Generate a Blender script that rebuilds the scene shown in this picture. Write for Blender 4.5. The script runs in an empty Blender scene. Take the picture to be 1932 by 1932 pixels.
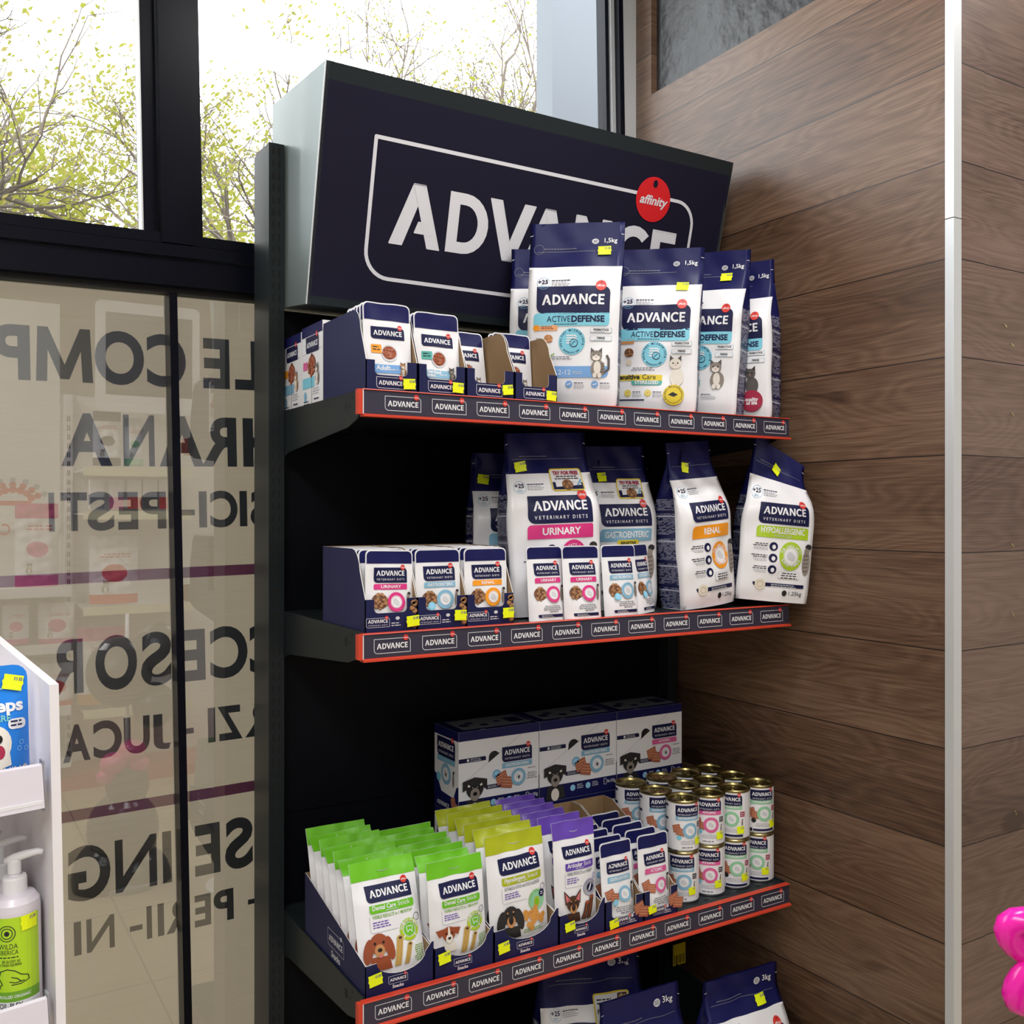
import bpy, bmesh, math, random
from mathutils import Vector, Matrix, Euler
from mathutils.geometry import tessellate_polygon
PI = math.pi
SC = bpy.context.scene
COL = SC.collection
rnd = random.Random(7)

# ------------------------------------------------------------------ camera
YAW = math.radians(31.2)
FPX = 1829.0
CAMZ = 1.45
cam_d = bpy.data.cameras.new('camera')
cam = bpy.data.objects.new('camera', cam_d)
COL.objects.link(cam)
cam.location = (0, 0, CAMZ)
cam.rotation_euler = (PI / 2, 0, -YAW)
cam_d.sensor_width = 36
cam_d.lens = FPX / 1932 * 36
cam_d.clip_start = .02
SC.camera = cam

# ------------------------------------------------------------------ world, lamps, exposure
world = bpy.data.worlds.new('world')
SC.world = world
world.use_nodes = True
bg = world.node_tree.nodes['Background']
bg.inputs[0].default_value = (0.93, 0.97, 1, 1)
bg.inputs[1].default_value = 6.0

def area(name, loc, rot, sx, sy, power, color=(1, .985, .97)):
    l = bpy.data.lights.new(name, 'AREA')
    l.shape = 'RECTANGLE'
    l.size, l.size_y = sx, sy
    l.energy = power
    l.color = color
    o = bpy.data.objects.new(name, l)
    COL.objects.link(o)
    o.location = loc
    o.rotation_euler = rot
    return o

area('fill_light_corner', (1.12, 0.85, 3.12), (0, 0, 0), .8, .25, 23)  # added fill light, brightens the timber wall towards its top
area('ceiling_lamp_aisle', (-0.75, -0.35, 3.1), (0, 0, 0), .6, 1.6, 46)
area('ceiling_lamp_rear', (-0.85, -2.0, 3.1), (0, 0, 0), .6, 1.6, 58)
area('fill_light_side', (2.4, -0.1, 3.1), (0, 0, 0), .6, 1.6, 26)  # added fill light for the mirrored shelving and the timber column
SC.view_settings.view_transform = 'Standard'
SC.view_settings.look = 'None'
SC.view_settings.exposure = 0
SC.view_settings.gamma = 1
SC.view_settings.use_curve_mapping = False
try:
    SC.cycles.max_bounces = 8
    SC.cycles.transparent_max_bounces = 16
    SC.cycles.sample_clamp_indirect = 6
    SC.cycles.use_denoising = True
except Exception:
    pass

# ------------------------------------------------------------------ pixel to place
SA, CA = math.sin(YAW), math.cos(YAW)
def ray(px, py):
    r = (px - 966) / FPX
    return SA + CA * r, CA - SA * r, (966 - py) / FPX
def on_y(px, py, Y):
    d = ray(px, py); t = Y / d[1]
    return Vector((d[0] * t, Y, CAMZ + d[2] * t))
def on_x(px, py, X):
    d = ray(px, py); t = X / d[0]
    return Vector((X, d[1] * t, CAMZ + d[2] * t))

# ------------------------------------------------------------------ materials
MATS = {}
def lin(v):
    v /= 255
    return v / 12.92 if v <= .04045 else ((v + .055) / 1.055) ** 2.4
def S(r, g, b):
    return (lin(r), lin(g), lin(b), 1)
def mat(name, rgb, rough=.45, metal=0, coat=0, spec=.5, trans=0):
    m = bpy.data.materials.new(name)
    m.use_nodes = True
    p = m.node_tree.nodes['Principled BSDF']
    p.inputs['Base Color'].default_value = S(*rgb)
    p.inputs['Roughness'].default_value = rough
    p.inputs['Metallic'].default_value = metal
    p.inputs['Coat Weight'].default_value = coat
    p.inputs['Coat Roughness'].default_value = .08
    p.inputs['Specular IOR Level'].default_value = spec
    MATS[name] = m
    return m
def nodes(name, rough=.5, spec=.5):
    m = mat(name, (128, 128, 128), rough, spec=spec)
    nt = m.node_tree
    return m, nt, nt.nodes['Principled BSDF']
def N(nt, t, **k):
    n = nt.nodes.new(t)
    for a, v in k.items():
        setattr(n, a, v)
    return n
def math_n(nt, op, a, b=None, c=None):
    n = nt.nodes.new('ShaderNodeMath'); n.operation = op
    for i, v in enumerate((a, b, c)):
        if v is None: continue
        if isinstance(v, (int, float)): n.inputs[i].default_value = v
        else: nt.links.new(v, n.inputs[i])
    return n.outputs[0]
def ramp(nt, fac, stops):
    n = nt.nodes.new('ShaderNodeValToRGB')
    while len(n.color_ramp.elements) < len(stops): n.color_ramp.elements.new(.5)
    for e, (p, c) in zip(n.color_ramp.elements, stops):
        e.position = p; e.color = c
    nt.links.new(fac, n.inputs[0])
    return n.outputs[0]

for nm, rgb, ro in (
    ('white', (232, 232, 236), .38), ('bagwhite', (236, 236, 240), .33), ('cream', (226, 216, 196), .5),
    ('navy', (22, 24, 80), .4), ('navycard', (27, 31, 74), .5), ('ink', (24, 27, 68), .45),
    ('red', (214, 56, 46), .45), ('pink', (214, 50, 128), .45), ('rose', (214, 92, 152), .45),
    ('blue', (128, 178, 206), .45), ('sky', (124, 200, 222), .45), ('cornflower', (116, 166, 222), .45),
    ('orange', (240, 152, 24), .45), ('peach', (236, 166, 112), .5), ('lime', (168, 200, 32), .4), ('green', (108, 190, 34), .36),
    ('olive', (170, 180, 28), .36), ('purple', (98, 66, 172), .34), ('teal', (84, 172, 164), .45), ('sage', (140, 200, 160), .45),
    ('yellow', (228, 204, 52), .45), ('maroon', (160, 30, 66), .45), ('sticker', (232, 246, 10), .5),
    ('dark', (26, 26, 30), .5), ('ash', (120, 122, 130), .5), ('grey', (168, 170, 176), .5), ('mist', (204, 206, 212), .5),
    ('kibble', (168, 122, 82), .55), ('kibbledark', (112, 72, 46), .55), ('meat', (166, 98, 72), .55), ('meatlight', (202, 140, 108), .55),
    ('tan', (188, 132, 82), .6), ('brownfur', (148, 70, 36), .6), ('darkbrown', (70, 42, 30), .6), ('greyfur', (140, 130, 122), .6),
    ('darkgreyfur', (84, 80, 78), .6), ('blackfur', (36, 34, 36), .6), ('whitefur', (228, 222, 212), .6), ('biscuit', (206, 144, 66), .6),
    ('stickgold', (190, 160, 84), .5), ('nose', (22, 20, 22), .3), ('tongue', (206, 110, 116), .5),
    ('cardboard', (150, 122, 88), .75), ('cardwhite', (214, 210, 206), .55),
    ('signnavy', (27, 26, 43), .42), ('signwhite', (212, 212, 218), .45), ('signred', (206, 26, 34), .4),
    ('stripnavy', (50, 48, 66), .4), ('railred', (200, 62, 40), .4), ('railpink', (214, 96, 84), .4),
    ('blackmetal', (32, 38, 41), .36), ('panelblack', (7, 9, 16), .5), ('slot', (6, 7, 9), .8),
    ('frameblack', (13, 15, 26), .3), ('seamblack', (10, 11, 14), .6),
    ('lettergrey', (60, 68, 78), .5), ('stripeplum', (136, 76, 116), .5),
    ('gold', (160, 148, 100), .28), ('aqua', (130, 206, 196), .4), ('limegreen', (176, 214, 40), .35), ('labelgreen', (112, 166, 40), .4),
    ('wrapblue', (26, 128, 226), .3), ('paleblue', (150, 206, 240), .4), ('panelwhite', (236, 232, 236), .3), ('plasticlilac', (216, 210, 220), .3),
    ('plasticgrey', (150, 152, 160), .3), ('hotpink', (240, 30, 168), .22), ('balloongrey', (92, 88, 86), .12), ('balloonpink', (246, 70, 150), .15),
    ('wallwhite', (232, 230, 226), .6), ('ceiling', (225, 224, 220), .8), ('railcream', (238, 232, 200), .5), ('paint', (40, 42, 46), .5),
    ('bark', (100, 90, 80), .9), ('pillar', (104, 109, 115), .8), ('ground', (120, 120, 115), .9), ('plum', (150, 70, 100), .5),
    ('skirtred', (190, 60, 60), .5), ('signyellow', (226, 196, 30), .5), ('wire', (28, 30, 34), .4), ('screen', (90, 86, 90), .3), ('leafgreen', (70, 120, 60), .6),
):
    mat(nm, rgb, ro)
for k_, s_ in (('frameblack', .1), ('blackmetal', .2), ('panelblack', .12), ('signnavy', .12), ('navy', .25), ('navycard', .25), ('ink', .25)): MATS[k_].node_tree.nodes['Principled BSDF'].inputs['Specular IOR Level'].default_value = s_
MATS['gold'].node_tree.nodes['Principled BSDF'].inputs['Metallic'].default_value = 1
mat('silver', (200, 200, 204), .3, 1)
mat('aluminium', (214, 217, 220), .36, .35)
mat('canopymetal', (128, 138, 136), .40, .6, .1)

def cam_free_glass(name, refl, tint=(1, 1, 1, 1)):
    """Thin window pane: mostly clear, mirrors by its angle of view."""
    m = bpy.data.materials.new(name); m.use_nodes = True
    nt = m.node_tree
    nt.nodes.clear()
    out = N(nt, 'ShaderNodeOutputMaterial')
    tr = N(nt, 'ShaderNodeBsdfTransparent'); tr.inputs[0].default_value = tint
    gl = N(nt, 'ShaderNodeBsdfGlossy'); gl.inputs['Roughness'].default_value = 0.004
    lw = N(nt, 'ShaderNodeFresnel'); lw.inputs[0].default_value = 1.5
    f = math_n(nt, 'MULTIPLY', lw.outputs[0], refl)
    f = math_n(nt, 'MINIMUM', f, 1)
    mx = N(nt, 'ShaderNodeMixShader')
    nt.links.new(f, mx.inputs[0]); nt.links.new(tr.outputs[0], mx.inputs[1]); nt.links.new(gl.outputs[0], mx.inputs[2])
    nt.links.new(mx.outputs[0], out.inputs[0])
    MATS[name] = m
cam_free_glass('clearglass', 1.0)
cam_free_glass('doubleglass', 5.6)

def leaf_mat(name, rgb):
    m = bpy.data.materials.new(name); m.use_nodes = True
    nt = m.node_tree; nt.nodes.clear()
    out = N(nt, 'ShaderNodeOutputMaterial')
    a = N(nt, 'ShaderNodeBsdfDiffuse'); b = N(nt, 'ShaderNodeBsdfTranslucent')
    a.inputs[0].default_value = S(*rgb); b.inputs[0].default_value = S(*rgb)
    mx = N(nt, 'ShaderNodeMixShader'); mx.inputs[0].default_value = .5
    nt.links.new(a.outputs[0], mx.inputs[1]); nt.links.new(b.outputs[0], mx.inputs[2]); nt.links.new(mx.outputs[0], out.inputs[0])
    MATS[name] = m
leaf_mat('leaf', (126, 128, 54))
leaf_mat('leafyellow', (143, 134, 78))

def film_mat():
    m = bpy.data.materials.new('film'); m.use_nodes = True
    nt = m.node_tree; nt.nodes.clear()
    out = N(nt, 'ShaderNodeOutputMaterial')
    a = N(nt, 'ShaderNodeBsdfDiffuse'); b = N(nt, 'ShaderNodeBsdfTranslucent')
    a.inputs[0].default_value = S(166, 154, 140); b.inputs[0].default_value = S(194, 186, 172)
    tc = N(nt, 'ShaderNodeTexCoord'); mp = N(nt, 'ShaderNodeMapping'); mp.inputs['Scale'].default_value = (6, 1, 160)
    nz = N(nt, 'ShaderNodeTexNoise'); nz.inputs['Scale'].default_value = 1.0; nz.inputs['Detail'].default_value = 4
    nt.links.new(tc.outputs['Object'], mp.inputs[0]); nt.links.new(mp.outputs[0], nz.inputs[0])
    c = ramp(nt, nz.outputs[0], [(.3, S(164, 156, 146)), (.7, S(176, 168, 158))])
    nt.links.new(c, a.inputs[0])
    mx = N(nt, 'ShaderNodeMixShader'); mx.inputs[0].default_value = .6
    nt.links.new(a.outputs[0], mx.inputs[1]); nt.links.new(b.outputs[0], mx.inputs[2]); nt.links.new(mx.outputs[0], out.inputs[0])
    MATS['film'] = m
film_mat()

def gusset_mat():
    """Navy side of a bag printed with blocks of fine pale text."""
    m, nt, p = nodes('gusset', .36)
    tc = N(nt, 'ShaderNodeTexCoord')
    sp = N(nt, 'ShaderNodeSeparateXYZ'); nt.links.new(tc.outputs['Object'], sp.inputs[0])
    z = sp.outputs[2]
    row = math_n(nt, 'FRACT', math_n(nt, 'MULTIPLY', z, 330))
    line = math_n(nt, 'GREATER_THAN', row, .5)
    mp = N(nt, 'ShaderNodeMapping'); mp.inputs['Scale'].default_value = (90, 90, 330)
    nt.links.new(tc.outputs['Object'], mp.inputs[0])
    nz = N(nt, 'ShaderNodeTexNoise'); nz.inputs['Scale'].default_value = 1; nz.inputs['Detail'].default_value = 1
    nt.links.new(mp.outputs[0], nz.inputs[0])
    word = math_n(nt, 'GREATER_THAN', nz.outputs[0], .44)
    blk = math_n(nt, 'FRACT', math_n(nt, 'MULTIPLY', z, 19))
    keep = math_n(nt, 'LESS_THAN', blk, .86)
    head = math_n(nt, 'GREATER_THAN', math_n(nt, 'MULTIPLY', math_n(nt, 'GREATER_THAN', blk, .72), math_n(nt, 'LESS_THAN', blk, .78)), .5)
    f = math_n(nt, 'MULTIPLY', math_n(nt, 'MULTIPLY', line, word), keep)
    f = math_n(nt, 'MAXIMUM', math_n(nt, 'MULTIPLY', f, .55), math_n(nt, 'MULTIPLY', head, .8))
    c = ramp(nt, f, [(0, S(30, 33, 80)), (1, S(206, 208, 224))])
    nt.links.new(c, p.inputs['Base Color'])
gusset_mat()

def wood_mat(name, along, dark, mid, light, rough):
    """Laminate planks 0.191 m high laid level, run along x or y."""
    m, nt, p = nodes(name, rough)
    tc = N(nt, 'ShaderNodeTexCoord')
    sp = N(nt, 'ShaderNodeSeparateXYZ'); nt.links.new(tc.outputs['Object'], sp.inputs[0])
    u = sp.outputs[0 if along == 'x' else 1]; z = sp.outputs[2]
    t = math_n(nt, 'DIVIDE', math_n(nt, 'SUBTRACT', z, .0343), .1907)
    idx = math_n(nt, 'FLOOR', t); fr = math_n(nt, 'FRACT', t)
    wn = N(nt, 'ShaderNodeTexWhiteNoise', noise_dimensions='1D'); nt.links.new(idx, wn.inputs['W'])
    r1 = wn.outputs[0]
    def coord(su, sz, so):
        cb = N(nt, 'ShaderNodeCombineXYZ')
        nt.links.new(math_n(nt, 'MULTIPLY', math_n(nt, 'ADD', u, math_n(nt, 'MULTIPLY', r1, 7)), su), cb.inputs[0])
        nt.links.new(math_n(nt, 'MULTIPLY', z, sz), cb.inputs[1])
        nt.links.new(math_n(nt, 'MULTIPLY', idx, so), cb.inputs[2])
        return cb.outputs[0]
    def noise(v, det, ro=.5):
        n = N(nt, 'ShaderNodeTexNoise'); n.inputs['Scale'].default_value = 1; n.inputs['Detail'].default_value = det; n.inputs['Roughness'].default_value = ro
        nt.links.new(v, n.inputs[0]); return n.outputs[0]
    broad = noise(coord(1.6, 7.5, 3.7), 2, .45)
    rings = math_n(nt, 'FRACT', math_n(nt, 'MULTIPLY', broad, 22))
    rings = math_n(nt, 'MULTIPLY', math_n(nt, 'ABSOLUTE', math_n(nt, 'SUBTRACT', rings, .5)), 2)
    fine = noise(coord(5, 300, 1.3), 5, .65)
    patch = noise(coord(1.1, 5, 9.1), 2)
    knot = noise(coord(3.4, 9, 5.9), 1.5)
    kn = math_n(nt, 'MULTIPLY', math_n(nt, 'MAXIMUM', math_n(nt, 'SUBTRACT', knot, .68), 0), 4.5)
    v = math_n(nt, 'MULTIPLY', rings, .09)
    v = math_n(nt, 'ADD', v, math_n(nt, 'MULTIPLY', fine, .55))
    v = math_n(nt, 'ADD', v, math_n(nt, 'MULTIPLY', patch, .42))
    v = math_n(nt, 'ADD', v, math_n(nt, 'MULTIPLY', r1, .10))
    v = math_n(nt, 'SUBTRACT', v, kn)
    c = ramp(nt, v, [(.36, dark), (.56, mid), (.76, light)])
    e = math_n(nt, 'LESS_THAN', fr, .012)
    mx = N(nt, 'ShaderNodeMix', data_type='RGBA'); nt.links.new(e, mx.inputs[0]); nt.links.new(c, mx.inputs[6]); mx.inputs[7].default_value = S(30, 24, 22)
    nt.links.new(mx.outputs[2], p.inputs['Base Color'])
    bp = N(nt, 'ShaderNodeBump'); bp.inputs['Strength'].default_value = .12; bp.inputs['Distance'].default_value = .002
    nt.links.new(fine, bp.inputs['Height']); nt.links.new(bp.outputs[0], p.inputs['Normal'])
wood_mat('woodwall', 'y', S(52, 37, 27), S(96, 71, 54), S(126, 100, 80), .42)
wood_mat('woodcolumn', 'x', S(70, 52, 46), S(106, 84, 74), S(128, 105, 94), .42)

def paint_mat():
    m, nt, p = nodes('roughpaint', .42)
    tc = N(nt, 'ShaderNodeTexCoord')
    nz = N(nt, 'ShaderNodeTexNoise'); nz.inputs['Scale'].default_value = 9; nz.inputs['Detail'].default_value = 4
    nt.links.new(tc.outputs['Object'], nz.inputs[0])
    nt.links.new(ramp(nt, nz.outputs[0], [(.35, S(26, 27, 30)), (.7, S(58, 60, 64))]), p.inputs['Base Color'])
    bp = N(nt, 'ShaderNodeBump'); bp.inputs['Strength'].default_value = .7; bp.inputs['Distance'].default_value = .02
    nt.links.new(nz.outputs[0], bp.inputs['Height']); nt.links.new(bp.outputs[0], p.inputs['Normal'])
paint_mat()
def floor_mat():
    m, nt, p = nodes('floortile', .25)
    tc = N(nt, 'ShaderNodeTexCoord')
    br = N(nt, 'ShaderNodeTexBrick'); br.offset = 0; br.inputs['Scale'].default_value = 1; br.inputs['Mortar Size'].default_value = .003
    br.inputs['Brick Width'].default_value = .6; br.inputs['Row Height'].default_value = .6
    br.inputs['Color1'].default_value = S(192, 178, 148); br.inputs['Color2'].default_value = S(187, 173, 143); br.inputs['Mortar'].default_value = S(120, 110, 94)
    nt.links.new(tc.outputs['Object'], br.inputs[0]); nt.links.new(br.outputs[0], p.inputs['Base Color'])
floor_mat()

# ------------------------------------------------------------------ mesh builder
class MB:
    def __init__(self):
        self.v, self.f, self.m, self.s = [], [], [], []
        self.weld = False
    def add(self, verts, faces, m, smooth=False):
        o = len(self.v)
        self.v += [tuple(p) for p in verts]
        for i, f in enumerate(faces):
            self.f.append(tuple(o + k for k in f))
            self.m.append(m if isinstance(m, str) else m[i])
            self.s.append(smooth)
        return self
    def box(self, a, b, m):
        (x0, y0, z0), (x1, y1, z1) = a, b
        v = [(x, y, z) for x in (x0, x1) for y in (y0, y1) for z in (z0, z1)]
        return self.add(v, [(0, 1, 3, 2), (4, 6, 7, 5), (0, 4, 5, 1), (2, 3, 7, 6), (0, 2, 6, 4), (1, 5, 7, 3)], m)
    def prism(self, poly, fn, t0, t1, m0, m1=None, mside=None):
        """poly in 2D, fn(a, b, t) -> 3D, t0 face in m0, t1 face in m1."""
        n = len(poly)
        tris = tessellate_polygon([[Vector((a, b, 0)) for a, b in poly]])
        self.add([fn(a, b, t0) for a, b in poly], [tuple(t) for t in tris], m0)
        self.add([fn(a, b, t1) for a, b in poly], [tuple(reversed(t)) for t in tris], m1 or m0)
        v = [fn(a, b, t) for a, b in poly for t in (t0, t1)]
        self.add(v, [(2 * i, 2 * i + 1, (2 * i + 3) % (2 * n), (2 * i + 2) % (2 * n)) for i in range(n)], mside or m1 or m0)
        return self
    def tube(self, pts, r, m, n=6, caps=True):
        pts = [Vector(p) for p in pts]
        rs = r if isinstance(r, (list, tuple)) else [r] * len(pts)
        rings = []
        for i, p in enumerate(pts):
            d = (pts[min(i + 1, len(pts) - 1)] - pts[max(i - 1, 0)])
            d = d.normalized() if d.length else Vector((0, 0, 1))
            a = d.orthogonal().normalized() if i == 0 else (rings[-1][1] - d * rings[-1][1].dot(d)).normalized()
            b = d.cross(a)
            rings.append(([p + (a * math.cos(2 * PI * k / n) + b * math.sin(2 * PI * k / n)) * rs[i] for k in range(n)], a))
        v = [q for rg, _ in rings for q in rg]
        f = [(i * n + k, i * n + (k + 1) % n, (i + 1) * n + (k + 1) % n, (i + 1) * n + k) for i in range(len(pts) - 1) for k in range(n)]
        if caps: f += [tuple(range(n - 1, -1, -1)), tuple((len(pts) - 1) * n + k for k in range(n))]
        return self.add(v, f, m, True)
    def lathe(self, prof, c, m, n=28, sy=1.0):
        """prof: (r, z) or (r, z, material of the band above)."""
        cx, cy, cz = c
        v = [(cx + p[0] * math.cos(2 * PI * k / n), cy + sy * p[0] * math.sin(2 * PI * k / n), cz + p[1]) for p in prof for k in range(n)]
        for i in range(len(prof) - 1):
            mm = prof[i][2] if len(prof[i]) > 2 else m
            o = [q for q in v[i * n:(i + 2) * n]]
            self.add(o, [(k, (k + 1) % n, n + (k + 1) % n, n + k) for k in range(n)], mm, True)
        return self
    def ball(self, c, r, m, n=20, sz=1.0):
        rr = [(max(r * math.sin(PI * i / 12), 1e-5), -r * sz * math.cos(PI * i / 12)) for i in range(13)]
        return self.lathe(rr, c, m, n)
    def build(self, name, parent=None, data_only=False):
        me = bpy.data.meshes.new(name)
        me.from_pydata(self.v, [], self.f)
        names = list(dict.fromkeys(self.m))
        for k in names: me.materials.append(MATS[k])
        idx = {k: i for i, k in enumerate(names)}
        me.polygons.foreach_set('material_index', [idx[k] for k in self.m])
        me.polygons.foreach_set('use_smooth', self.s)
        if self.weld:
            bm = bmesh.new(); bm.from_mesh(me)
            bmesh.ops.remove_doubles(bm, verts=bm.verts, dist=8e-6)
            bm.to_mesh(me); bm.free()
        me.update()
        o = bpy.data.objects.new(name, me)
        COL.objects.link(o)
        if parent: o.parent = parent
        return o

def tag(o, label=None, cat=None, group=None, kind=None):
    if label: o['label'] = label
    if cat: o['category'] = cat
    if group: o['group'] = group
    if kind: o['kind'] = kind
    return o
def thing(name, label, cat, loc=(0, 0, 0), rot=(0, 0, 0), group=None):
    o = bpy.data.objects.new(name, None)
    COL.objects.link(o)
    o.empty_display_size = .05
    o.location = loc; o.rotation_euler = rot
    return tag(o, label, cat, group)
def struct(name, mb, parent=None):
    o = mb.build(name, parent)
    if not parent: o['kind'] = 'structure'
    return o
def dup(src, loc, rot, label, group=None):
    c = src.copy(); COL.objects.link(c)
    c.location = loc; c.rotation_euler = rot
    c['label'] = label
    if group: c['group'] = group
    elif 'group' in c: del c['group']
    for ch in list(src.children):
        d = ch.copy(); COL.objects.link(d); d.parent = c
        for g in list(ch.children):
            e = g.copy(); COL.objects.link(e); e.parent = d
    return c

# ------------------------------------------------------------------ printed designs: flat shapes laid on a surface
TXT = {}
def glyphs(s, bold, res=2):
    k = (s, bold, res)
    if k not in TXT:
        cu = bpy.data.curves.new('lettering', 'FONT')
        cu.body = s; cu.size = 1; cu.resolution_u = res; cu.offset = bold * .016
        ob = bpy.data.objects.new('lettering', cu)
        me = bpy.data.meshes.new_from_object(ob)
        vs = [(v.co.x, v.co.y) for v in me.vertices]
        fs = [tuple(p.vertices) for p in me.polygons]
        bpy.data.objects.remove(ob); bpy.data.curves.remove(cu); bpy.data.meshes.remove(me)
        xs = [v[0] for v in vs] or [0, 1]; ys = [v[1] for v in vs]
        TXT[k] = (vs, fs, min(xs), max(xs), min(ys), max(ys))
    return TXT[k]
CAPH = [None]
def cap():
    if CAPH[0] is None: CAPH[0] = glyphs('H', 0)[5]
    return CAPH[0]

def split(poly, ax, g):
    lo = min(p[ax] for p in poly); hi = max(p[ax] for p in poly)
    k0 = math.floor(lo / g) + 1; k1 = math.ceil(hi / g) - 1
    out = []
    for k in range(k0, k1 + 1):
        c = k * g
        a, b = [], []
        n = len(poly)
        for i in range(n):
            p, q = poly[i], poly[(i + 1) % n]
            if p[ax] <= c: a.append(p)
            if p[ax] >= c: b.append(p)
            if (p[ax] - c) * (q[ax] - c) < 0:
                t = (c - p[ax]) / (q[ax] - p[ax])
                x = (p[0] + (q[0] - p[0]) * t, p[1] + (q[1] - p[1]) * t)
                a.append(x); b.append(x)
        if len(a) > 2: out.append(a)
        poly = b
        if len(poly) < 3: break
    if len(poly) > 2: out.append(poly)
    return out

def arc(cx, cz, r, a0, a1, n=5):
    return [(cx + r * math.cos(math.radians(a0 + (a1 - a0) * i / n)), cz + r * math.sin(math.radians(a0 + (a1 - a0) * i / n))) for i in range(n + 1)]
def rr_pts(x0, z0, x1, z1, r, n=4):
    """r = (top left, top right, bottom right, bottom left); runs counter-clockwise."""
    if not isinstance(r, tuple): r = (r,) * 4
    tl, tr, br, bl = r
    p = []
    for cx, cz, q, a in ((x1 - br, z0 + br, br, -90), (x1 - tr, z1 - tr, tr, 0), (x0 + tl, z1 - tl, tl, 90), (x0 + bl, z0 + bl, bl, 180)):
        p += arc(cx, cz, q, a, a + 90, n) if q > 0 else [(cx, cz)]
    return p

def band(cx, cz, ro, ri, a0, a1, n):
    q = []
    for i in range(n):
        t = [math.radians(a0 + (a1 - a0) * (i + k) / n) for k in (0, 1)]
        q.append([(cx + r[0] * math.cos(u), cz + r[1] * math.sin(u)) for r, u in ((ro, t[0]), (ro, t[1]), (ri, t[1]), (ri, t[0]))])
    return q
# wide logo capitals as convex pieces in a unit-high box, advance width last
LET = {
    'A': ([[(0, 0), (.225, 0), (.565, 1), (.355, 1)], [(.70, 0), (.92, 0), (.565, 1), (.355, 1)], [(.44, .225), (.74, .225), (.68, .40), (.50, .40)]], .92),
    'D': ([[(0, 0), (.205, 0), (.205, 1), (0, 1)], [(.20, 0), (.32, 0), (.32, .19), (.20, .19)], [(.20, .81), (.32, .81), (.32, 1), (.20, 1)]] + band(.32, .5, (.47, .5), (.26, .31), 90, -90, 12), .79),
    'V': ([[(0, 1), (.225, 1), (.565, 0), (.355, 0)], [(.70, 1), (.92, 1), (.565, 0), (.355, 0)]], .92),
    'N': ([[(0, 0), (.2, 0), (.2, 1), (0, 1)], [(.6, 0), (.8, 0), (.8, 1), (.6, 1)], [(0, 1), (.21, 1), (.8, 0), (.59, 0)]], .80),
    'C': (band(.48, .5, (.48, .515), (.275, .315), 46, 314, 16), .80),
    'E': ([[(0, 0), (.2, 0), (.2, 1), (0, 1)], [(.2, 0), (.57, 0), (.57, .185), (.2, .185)], [(.2, .41), (.52, .41), (.52, .59), (.2, .59)], [(.2, .815), (.57, .815), (.57, 1), (.2, 1)]], .57),
}
GAP = {'AD': .12, 'DV': .0, 'VA': -.14, 'AN': .11, 'NC': .10, 'CE': .10}
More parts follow.
